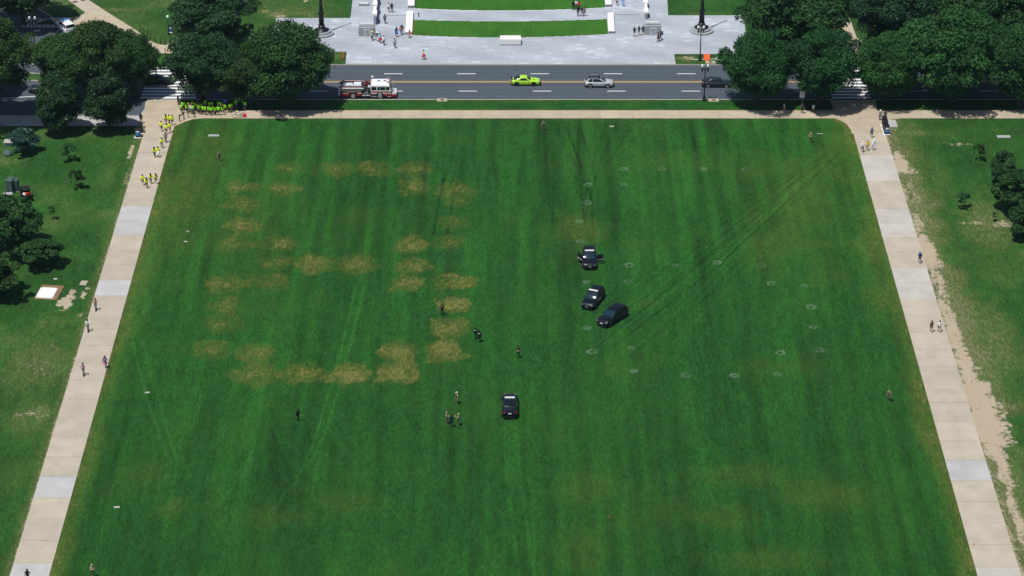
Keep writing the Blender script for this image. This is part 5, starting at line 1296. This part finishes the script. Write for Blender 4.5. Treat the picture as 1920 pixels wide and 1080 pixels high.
POSES = {
 'stand': pose_mesh('body', joints()),
 'walk': pose_mesh('body', joints(kneeL=(-.10, .20, .50), ankleL=(-.10, .26, .10), toeL=(-.11, .42, .07), kneeR=(.10, -.02, .48), ankleR=(.10, -.30, .13), toeR=(.11, -.16, .03),
        elbowL=(-.26, -.14, 1.15), wristL=(-.26, -.10, .92), handL=(-.26, -.06, .84), elbowR=(.26, .08, 1.15), wristR=(.25, .24, .97), handR=(.25, .30, .91))),
 'phone': pose_mesh('body', joints(elbowL=(-.30, .14, 1.22), wristL=(-.20, .32, 1.42), handL=(-.18, .36, 1.50), elbowR=(.30, .0, 1.14))),
 'folded': pose_mesh('body', joints(elbowL=(-.27, .06, 1.14), wristL=(-.03, .23, 1.16), handL=(.06, .24, 1.18), elbowR=(.27, .06, 1.15), wristR=(.05, .25, 1.20), handR=(-.04, .26, 1.22), kneeL=(-.15, .02, .49), ankleL=(-.18, -.02, .075), toeL=(-.22, .14, .04), kneeR=(.15, .02, .49), ankleR=(.18, -.02, .075), toeR=(.22, .14, .04))),
 'ride': pose_mesh('body', joints(kneeL=(-.08, .10, .50), ankleL=(-.07, .16, .22), toeL=(-.07, .32, .19), kneeR=(.08, -.02, .52), ankleR=(.08, -.16, .22), toeR=(.08, 0, .19), pelvis=(0, -.05, 1.05), spine=(0, -.02, 1.24), chest=(0, .02, 1.44), neck=(0, .04, 1.61), head=(0, .06, 1.72), crown=(0, .055, 1.80), nose=(0, .16, 1.70),
        hipL=(-.10, -.05, .98), hipR=(.10, -.05, .98), shoulderL=(-.2, .02, 1.52), shoulderR=(.2, .02, 1.52), elbowL=(-.28, .18, 1.28), wristL=(-.22, .40, 1.22), handL=(-.22, .45, 1.22), elbowR=(.28, .18, 1.28), wristR=(.22, .40, 1.22), handR=(.22, .45, 1.22))),
 'sit': pose_mesh('body', joints(pelvis=(0, 0, .55), spine=(0, .03, .74), chest=(0, .06, .94), neck=(0, .07, 1.11), head=(0, .1, 1.22), crown=(0, .1, 1.30), nose=(0, .20, 1.20), hipL=(-.1, .04, .52), hipR=(.1, .04, .52), kneeL=(-.13, .42, .50), kneeR=(.13, .42, .50), ankleL=(-.12, .40, .08), ankleR=(.12, .40, .08), toeL=(-.13, .57, .04), toeR=(.13, .57, .04),
        shoulderL=(-.2, .05, 1.02), shoulderR=(.2, .05, 1.02), elbowL=(-.27, .12, .76), elbowR=(.27, .12, .76), wristL=(-.15, .34, .66), wristR=(.15, .34, .66), handL=(-.12, .42, .62), handR=(.12, .42, .62)))}
HEADZ = {'sit': (0, .1, 1.26), 'ride': (0, .055, 1.76)}
CHEST = {'sit': (0, .06, .92), 'ride': (0, .01, 1.40)}
hair_meshes = {
 'short': MB().lathe([(.112, -.045), (.121, .02), (.108, .08), (.06, .118), (0, .13)], (0, -.022, 0), 12).mesh('hair', cloth((.02, .014, .01)), True),
 'long': MB().lathe([(.112, -.045), (.123, .02), (.110, .08), (.06, .12), (0, .13)], (0, -.022, 0), 12).loft([[(-.11, -.06, .02), (.11, -.06, .02), (.11, -.13, .02), (-.11, -.13, .02)], [(-.12, -.05, -.15), (.12, -.05, -.15), (.12, -.13, -.15), (-.12, -.13, -.15)], [(-.09, -.10, -.34), (.09, -.10, -.34), (.07, -.15, -.34), (-.07, -.15, -.34)]]).mesh('hair', cloth((.02, .014, .01)), True)}
def hat_mesh(nm, col, brim):
    b = MB().lathe([(.118, -.005), (.125, .03), (.112, .09), (.06, .125), (0, .135)], (0, -.01, 0), 12)
    if brim == 'cap': b.loft([[(-.09, .08, .02), (.09, .08, .02), (.09, .08, .0), (-.09, .08, .0)], [(-.06, .21, .0), (.06, .21, .0), (.06, .21, -.015), (-.06, .21, -.015)]])
    if brim == 'wide': b.lathe([(.11, .0), (.21, -.02), (.21, -.005), (.11, .02)], (0, -.01, 0), 14)
    return b.mesh(nm, cloth(col), True)
hat_cache = {}
pack_mesh = MB().box((0, -.20, 0), (.30, .18, .42), taper=(.85, .8)).box((0, -.30, -.06), (.22, .06, .2)).mesh('backpack', cloth(BLACK), False)
vest_mesh = MB().loft([[(-.215, -.155, -.2), (.215, -.155, -.2), (.215, .155, -.2), (-.215, .155, -.2)], [(-.225, -.16, .0), (.225, -.16, .0), (.225, .16, .0), (-.225, .16, .0)], [(-.17, -.12, .13), (.17, -.12, .13), (.17, .12, .13), (-.17, .12, .13)]]).mesh('vest', cloth((.06, .055, .035)), False)
skirt_cache = {}
def person(px, py, face, label_, shirt=WHITE, pants=BLACK, pose='stand', skin=0, hair='short', hat=None, shorts=False, sleeves=False, shoes=None, group=None, pack=None, vest=None, patch=False, skirt=None, hgt=1.0, z=None, phone=False, cat='person'):
    """face: direction of the gaze in degrees counter-clockwise from +X"""
    o = link('person', POSES[pose], None, G(px, py, .15) if z is None else G(px, py, z), R(face) - math.pi / 2)
    o.scale = (hgt * 1.04, hgt * 1.04, hgt)
    sk = SKIN[skin]; sh = cloth(shirt); pa = cloth(pants)
    for i, m in enumerate([sk, sh, pa, sk if shorts else pa, cloth(shoes or (.03, .03, .03)), sh if sleeves else sk]):
        o.material_slots[i].link = 'OBJECT'; o.material_slots[i].material = m
    hz = HEADZ.get(pose, (0, .012, 1.665)); cz = CHEST.get(pose, (0, 0, 1.30))
    if hat:
        k = (hat[0], tuple(hat[1]))
        if k not in hat_cache: hat_cache[k] = hat_mesh('helmet' if hat[0] == 'helmet' else 'hat', hat[1], hat[0])
        link(hat_cache[k].name.split('.')[0], hat_cache[k], o, hz)
    if hair and not (hat and hair == 'short'): link('hair', hair_meshes[hair], o, hz)
    if pack: 
        q = link('backpack', pack_mesh, o, cz); q.material_slots[0].link = 'OBJECT'; q.material_slots[0].material = cloth(pack)
    if vest:
        q = link('vest', vest_mesh, o, cz); q.material_slots[0].link = 'OBJECT'; q.material_slots[0].material = cloth(vest)
    if patch:
        MB().box((0, -.172 if vest else -.142, .07), (.24, .012, .10)).build('back_patch', cloth(WHITE), o, cz); MB().box((.09, .168, .06), (.09, .012, .06)).build('badge', cloth(WHITE), o, cz)
    if skirt:
        if skirt not in skirt_cache: skirt_cache[skirt] = MB().lathe([(.15, 1.02), (.20, .90), (.26, .62), (.27, .55), (.24, .55), (.14, .98)], n=16).mesh('skirt', cloth(skirt), True)
        link('skirt', skirt_cache[skirt], o)
    return tag(o, label_, cat, group)

# the crowd in bright shirts under the verge tree
CG = 'crowd in bright shirts on the shaded sidewalk'
back = [(270,180),(340,180),(400,185),(490,160),(545,200),(595,180),(690,185),(785,150),(865,185),(930,180),(1065,185),(1120,185),(1375,190),(1470,155),(1670,175)]
front = [(245,235),(370,240),(500,265),(650,270),(730,280),(785,285),(865,290),(915,300),(945,265),(1015,300),(1080,290),(1175,290),(1230,240),(1340,225),(690,225),(610,225)]
ORD = 'first second third fourth fifth sixth seventh eighth ninth tenth eleventh twelfth thirteenth fourteenth fifteenth sixteenth'.split()
for k, (x, y) in enumerate(back + front):
    row_, name_ = (back, 'back') if k < len(back) else (front, 'front'); rank = sorted(row_).index((x, y)) + 1
    lab = 'person in lime green shirt, %s from left in %s row of shaded crowd' % (ORD[rank - 1], name_)
    if (x, y) == (1670, 175): lab = 'person in a lime green shirt standing apart at the right end of the crowd'
    if (x, y) == (1470, 155): lab = 'person in a lime green shirt behind the bicycles, second from the right end'
    if (x, y) == (245, 235): lab = 'person in a yellow green shirt in the sun at the left end of the crowd'
    person(320 + x / 12, 180 + y / 12 + 12, 90 + random.uniform(-80, 80) + (180 if random.random() < .3 else 0), lab, (NEON[0] * random.uniform(.75, 1.05), NEON[1] * random.uniform(.9, 1.0), NEON[2]), random.choice([BLACK, NAVYC, DENIM, GREY]), random.choice(['stand', 'stand', 'folded', 'phone']),
           random.randrange(4), random.choice(['short', 'short', 'long']), shorts=random.random() < .6, group=CG, hgt=random.uniform(.92, 1.02), shoes=random.choice([WHITE, BLACK]))
person(320 + 1225 / 12, 180 + 130 / 12 + 12, 90, 'person in a bright blue shirt at the back of the lime green crowd', BLUE, BLACK, 'stand', group=CG)
person(320 + 460 / 12, 180 + 245 / 12 + 13, -90, 'person in a white shirt and red cap among the lime green crowd', WHITE, GREY, 'stand', hat=('cap', RED), shorts=True, group=CG)
# walkers in bright shirts on the left path
WG = 'walkers in bright shirts on the left path'
YN_ = (.80, .92, .03)
for k, (px, py, pants, lab, hair, sh) in enumerate([
  (303,246,BLACK,'walker in yellow shirt alone at the left of the group by the lawn corner','short',True),(311.5,233,BLACK,'long haired walker in yellow shirt, left of three in the rear row','long',True),(317.5,234,GREY,'walker in yellow shirt, middle of three in the rear row','short',True),
  (323.5,234.5,BLACK,'walker in yellow shirt, right of three in the rear row nearest the lawn','short',True),(312.5,251,BLACK,'walker in yellow shirt just in front of the rear row, left of two','short',True),(319,248,GREY,'walker in yellow shirt just in front of the rear row, right of two','short',True),
  (304,277.5,DENIM,'walker in yellow shirt and pale trousers walking alone on the left path','short',False),(290,295,BLACK,'walker in yellow shirt, left of a pair on the left path','long',False),(297,294.5,WHITE,'walker in yellow shirt and white skirt, right of a pair on the left path','short',True),
  (268,347,BLACK,'walker in plain yellow shirt, leftmost of four abreast on the left path','short',True),(275.5,352.5,BLACK,'walker with long dark hair over a yellow shirt, second from left of four abreast','long',False),(283,344.5,BLACK,'walker with dark hair and yellow shirt, third from left of four abreast','long',False),(293,344.5,BLACK,'walker in yellow shirt, rightmost of four abreast on the left path','long',True)]):
    person(px, py, 90 + random.uniform(-15, 15), lab, YN_, pants, 'walk', [0, 1, 2, 3][k % 4], hair, shorts=sh, group=WG, shoes=WHITE if k % 2 else BLACK, z=.16, skirt=WHITE if 'skirt' in lab else None)
person(311, 267, -90, 'person in dark grey clothes walking among the yellow shirts', GREY, BLACK, 'walk', 2, sleeves=True, z=.16)
person(265, 231, 90, 'person in black standing behind the bins left of the path', BLACK, BLACK, 'stand', z=.15, sleeves=True)
# scooters on the left path
def scooter(px, py, head, label_):
    o = empty('kick_scooter', G(px, py, .16), R(head) - math.pi / 2)
    MB().box((0, 0, .15), (.16, .75, .05)).build('deck', M['black_trim'], o)
    MB().tube([(0, .40, .16), (0, .50, .35), (0, .44, 1.12)], .03, 8).build('stem', M['cabinet'], o); MB().tube([(-.25, .45, 1.14), (.25, .45, 1.14)], .02, 6).build('handlebar', M['black_trim'], o)
    for y in (-.42, .50):
        w = MB().torus((0, y, .11), (1, 0, 0), .085, .03, 14, 6).build('wheel', M['rubber'], o); MB().cyl((-.02, y, .11), (.02, y, .11), .05, .05, 8).build('hub', M['steel'], w)
    MB().box((0, -.42, .24), (.09, .22, .02)).build('mudguard', M['white_plastic'], o)
    return tag(o, label_, 'scooter', 'kick scooters on the left path')
for px, py, sh, pa, lab in [(180, 581, SALMON, DENIM, 'top'), (165.5, 621, WHITE, DENIM, 'middle'), (157, 703, (.45, .3, .38), DENIM, 'bottom')]:
    where = {'top': 'salmon shirted rider farthest up the path', 'middle': 'white shirted rider, middle of the three', 'bottom': 'mauve shirted rider nearest the camera'}[lab]
    scooter(px, py, -88, 'kick scooter under the ' + where)
    person(px, py, -88, {'top': 'person in salmon shirt riding a scooter, farthest up the left path', 'middle': 'person in white shirt riding a scooter, middle of three on the left path', 'bottom': 'person in mauve shirt riding a scooter, nearest of three on the left path'}[lab], sh, pa, 'ride', 1 if lab != 'middle' else 2, z=.16, shorts=lab != 'top')
person(198, 689, 80, 'woman in dark top and pink skirt walking on the left path by the lawn', BLACK, PINK, 'walk', 2, 'long', skirt=PINK, pack=(.25, .2, .35), z=.16, shorts=True)
# police and soldiers on the lawn
OG = 'officers on the lawn'; TG = 'soldiers on the lawn'
person(829, 591, -100, 'officer in black raising a phone beside a dry patch', BLACK, BLACK, 'phone', 1, group=OG, z=.11, sleeves=True, patch=True)
person(891.5, 635, 60, 'officer in black with white back patch, farther one of the walking pair', BLACK, BLACK, 'walk', 1, group=OG, z=.11, sleeves=True, vest=BLACK, patch=True)
person(899.5, 641, 70, 'officer in black with white back patch, nearer one of the walking pair', BLACK, BLACK, 'stand', 0, group=OG, z=.11, sleeves=True, vest=BLACK, patch=True)
person(971.5, 671, -80, 'officer in black standing alone between the dry patches and the parked cars', BLACK, NAVYC, 'folded', 0, group=OG, z=.11, vest=BLACK, patch=True, hair='short')
person(559, 789.5, -40, 'officer in black standing alone at the lower left of the lawn', BLACK, BLACK, 'stand', 0, group=OG, z=.11, sleeves=True)
person(846.5, 801, 90, 'officer in dark navy standing between two soldiers', NAVYC, NAVYC, 'folded', 2, group=OG, z=.11, sleeves=True)
SC = dict(shirt=TAN, pants=CAMO, group=TG, z=.11, sleeves=True, shoes=(.2, .14, .08), vest=(.11, .10, .06))
person(857, 757, 200, 'soldier in tan camouflage bending forward above the group of three', pose='stand', hat=('cap', (.55, .48, .36)), **SC)
person(838, 794.5, -20, 'soldier in tan camouflage, left of the group of three', pose='folded', hat=('helmet', (.33, .24, .15)), **SC)
person(860, 798, 170, 'soldier in tan camouflage, right of the group of three', pose='phone', hat=('helmet', (.42, .36, .2)), **SC)
person(411, 303, -60, 'soldier in grey green camouflage at the upper left of the lawn', pose='stand', hat=('helmet', CAMO), **{**SC, 'shirt': (.25, .24, .2)})
person(1019, 245, -90, 'soldier standing just below the sidewalk at the top middle of the lawn', pose='stand', hat=('helmet', CAMO), **SC)
person(1519.5, 268, -90, 'soldier standing near the upper right corner of the lawn', pose='folded', hat=('helmet', (.4, .33, .22)), **SC)
person(1666, 752, -120, 'soldier standing near the right path at the lower right of the lawn', pose='stand', hat=('helmet', CAMO), **SC)
person(174, 1082, -60, 'soldier cut by the bottom picture edge beside the left path', pose='folded', hat=('helmet', (.4, .33, .2)), **{**SC, 'vest': None})
person(53, 1091, 90, 'person in black cut by the bottom picture edge on the left path', BLACK, BLACK, 'walk', 0, z=.16, sleeves=True)
# right path
person(1617, 285, 90, 'person in white top and black trousers, leftmost of three on the right path', WHITE, BLACK, 'walk', 3, z=.16, hat=('cap', WHITE), sleeves=True)
person(1626, 282, -90, 'person in yellow shirt, middle of three on the right path', YEL, GREY, 'walk', 1, z=.16, hgt=.93, shorts=True)
person(1637, 281, -90, 'person in white top and pale jeans, rightmost of three on the right path', WHITE, LBLUE, 'walk', 0, z=.16, hat=('cap', WHITE), sleeves=True)
person(1634, 258, 90, 'person in blue grey shirt and dark shorts beside the bins', (.12, .15, .24), BLACK, 'walk', 1, z=.15, shorts=True)
person(1650, 225, -90, 'person with pale cap standing behind the row of bins', (.3, .26, .28), BLACK, 'stand', 0, z=.15, hat=('cap', WHITE))
person(1659, 226, -90, 'person in dark green standing behind the row of bins, nearer the lawn', (.04, .06, .04), BLACK, 'stand', 1, z=.15)
person(1724, 493, -90, 'person in dark blue shirt with backpack walking alone on the right path', (.03, .05, .12), DENIM, 'walk', 0, z=.16, pack=NAVYC, hat=('cap', (.1, .2, .22)), shorts=True)
person(1746, 622.5, 90, 'person in brown shirt, left of the pair on the right path', (.16, .09, .06), (.06, .05, .05), 'walk', 1, z=.16, shorts=True)
person(1761, 622.5, 90, 'person in bright white shirt, right of the pair on the right path', WHITE, GREY, 'walk', 1, z=.16, shorts=True)
person(1470, 211, -10, 'person in pale blue shirt on the sidewalk under the right elms, left of three', LBLUE, (.4, .15, .12), 'walk', 0, z=.15, shorts=True, shoes=WHITE)
person(1503.5, 213, -90, 'tall person in dark clothes on the sidewalk under the right elms, middle of three', (.06, .06, .05), BLACK, 'stand', 2, z=.15, hgt=1.08, shoes=WHITE)
person(1525, 213, -60, 'person in grey shirt on the sidewalk under the right elms, right of three', (.35, .38, .4), BLACK, 'walk', 1, z=.15, shoes=WHITE)
# plaza visitors
VG = 'visitors on the memorial plaza'
def visitor(px, py, face, lab, *a, **k): return person(px, py, face, lab, *a, group=VG, z=.152, **k)
visitor(729, 23, 90, 'visitor in white shirt, left of the couple beside the left balustrade', WHITE, BLACK, 'walk', 0, shorts=True)
visitor(735, 23, 90, 'visitor in dark shirt, right of the couple beside the left balustrade', (.03, .03, .04), BLACK, 'walk', 2, shorts=True)
visitor(722, 44.5, 90, 'visitor in blue grey shirt alone on the left memorial walk', (.12, .15, .2), BLACK, 'walk', 2)
visitor(743.5, 69, 100, 'woman in blue dress with long hair near the left cheek wall', BLUE, BLUE, 'walk', 0, 'long', skirt=BLUE, shorts=True)
visitor(751.5, 66.5, 90, 'visitor in salmon top, front one of the pair by the left cheek wall', (.55, .2, .15), GREY, 'walk', 1)
visitor(754, 64, 90, 'visitor in dark top, rear one of the pair by the left cheek wall', BLACK, GREY, 'walk', 2)
visitor(768, 69.5, -90, 'person in salmon top sitting at the end of the left cheek wall', (.6, .22, .15), (.45, .2, .12), 'sit', 1)
visitor(698, 76, -90, 'visitor with straw hat and black trousers at the left stone pier', (.5, .5, .48), BLACK, 'walk', 0, hat=('wide', (.8, .62, .15)))
visitor(707, 77.5, -90, 'visitor with white hat and white trousers beside the left stone pier', (.12, .3, .2), WHITE, 'walk', 0, hat=('wide', WHITE))
visitor(713, 80.5, -90, 'visitor in pale blue top and red skirt near the left stone pier', LBLUE, RED, 'walk', 1, skirt=RED, shorts=True)
visitor(720, 84.5, -100, 'visitor in white shirt and dark trousers ahead of the left pier group', WHITE, NAVYC, 'walk', 1)
visitor(740.5, 90, -90, 'visitor in light grey shirt and black trousers walking alone on the plaza', (.4, .42, .45), BLACK, 'walk', 2)
visitor(794.5, 111.5, 0, 'person in yellow shirt and red shorts crossing the plaza near the road', (.85, .6, .12), RED, 'walk', 1, skirt=RED, shorts=True)
visitor(1189.5, 68.5, 90, 'visitor in black with wide stance, leftmost of three by the right pier', BLACK, GREY, 'phone', 0, shorts=True)
visitor(1198, 66.5, 90, 'visitor in dark green, middle of three by the right pier', (.03, .06, .05), GREY, 'folded', 1, shorts=True)
visitor(1205.5, 66, 90, 'visitor in black and white, rightmost of three by the right pier', BLACK, BLACK, 'stand', 0, shorts=True)
visitor(1234.5, 77.5, 180, 'visitor in black dress in front of the right stone pier', BLACK, BLACK, 'walk', 0, skirt=BLACK, shorts=True)
visitor(1238.5, 75.5, 180, 'visitor in dark clothes close behind the black dress at the right pier', (.05, .05, .05), BLACK, 'walk', 1)
visitor(1157, 10.5, 90, 'visitor in white top and dark shorts on the right memorial walk', WHITE, BLACK, 'walk', 1, shorts=True)
visitor(1168, 11.5, 90, 'woman in long light blue dress on the right memorial walk', (.25, .42, .75), (.25, .42, .75), 'walk', 0, 'long', skirt=(.25, .42, .75))
visitor(1075, 19, 90, 'visitor in black, left of three on the upper terrace edge', BLACK, BLACK, 'stand', 2)
visitor(1080.5, 17, 90, 'visitor in white shirt, middle of three on the upper terrace edge', WHITE, BLACK, 'stand', 1)
visitor(1085.5, 19, 90, 'visitor in red and black, right of three on the upper terrace edge', RED, BLACK, 'stand', 1)
visitor(1084, 30.5, -90, 'visitor in black, left of three on the walk between the terraces', BLACK, BLACK, 'stand', 2)
visitor(1091, 30.5, -90, 'visitor in dark blue, middle of three on the walk between the terraces', NAVYC, GREY, 'folded', 1)
visitor(1095.5, 30.5, -90, 'visitor in mauve, right of three on the walk between the terraces', (.25, .15, .22), BLACK, 'stand', 0, shorts=True)
# bicycles next to the crowd
def bicycle(px, py, rz, label_, bag=None):
    o = empty('bicycle', G(px, py, .15), rz)
    for x in (-.52, .52):
        w = MB().torus((x, 0, .34), (0, 1, 0), .31, .022, 24, 6).build('wheel', M['rubber'], o); s = MB()
        for k in range(8):
            t = math.pi * k / 4; s.cyl((x, 0, .34), (x + math.cos(t) * .3, 0, .34 + math.sin(t) * .3), .006, .006, 4)
        s.build('spokes', M['steel'], w)
    MB().tube([(-.52, 0, .34), (-.15, 0, .80), (.38, 0, .82), (-.08, 0, .32), (-.15, 0, .80)], .02, 6).tube([(-.52, 0, .34), (-.08, 0, .32)], .018, 6).tube([(.52, 0, .34), (.38, 0, .90), (.34, 0, 1.0)], .02, 6).build('frame', M['chrome'], o)
    MB().box((-.18, 0, .92), (.26, .14, .06), taper=(.8, .7)).build('saddle', M['rubber'], o); MB().tube([(.34, -.26, 1.02), (.34, .26, 1.02)], .018, 6).build('handlebar', M['black_trim'], o)
    MB().tube([(-.08, -.12, .2), (-.08, -.08, .2), (-.08, .08, .44), (-.08, .12, .44)], .015, 5).build('pedal', M['black_trim'], o)
    tag(o, label_, 'bicycle', 'bicycles beside the crowd')
bicycle(446, 221, .1, 'bicycle parked on the sidewalk edge, left of two beside the crowd')
bicycle(451, 217.5, -.25, 'bicycle parked on the sidewalk edge, behind the other and nearer the red bag')
b = MB().box((0, 0, .3), (.55, .4, .5), taper=(.8, .75)); b.box((0, -.21, .22), (.36, .06, .26)); b.tube([(-.08, 0, .55), (-.08, 0, .62), (.08, 0, .62), (.08, 0, .55)], .02)
o = b.build('travel_bag', cloth((.75, .05, .07)), None, G(459, 219, .15), .3); tag(o, 'red bag standing on the sidewalk right of the bicycles', 'bag')

# ------------------------------------------------------------------ the summer air between the tower and the lawn
hb = MB().box((0, 2745, 84.8), (8100, 6600, 172.0))
hz = hb.build('haze', [])
hz.data.materials.clear()
hm = bpy.data.materials.new('haze_air'); hm.use_nodes = True
for n_ in list(hm.node_tree.nodes): hm.node_tree.nodes.remove(n_)
ho = hm.node_tree.nodes.new('ShaderNodeOutputMaterial'); hv = hm.node_tree.nodes.new('ShaderNodeVolumePrincipled')
hv.inputs['Color'].default_value = (0.50, 0.78, 1.0, 1); hv.inputs['Density'].default_value = 0.000045; hv.inputs['Anisotropy'].default_value = 0.2
hm.node_tree.links.new(hv.outputs['Volume'], ho.inputs['Volume'])
hz.data.materials.append(hm); hz['kind'] = 'stuff'; hz.display_type = 'WIRE'
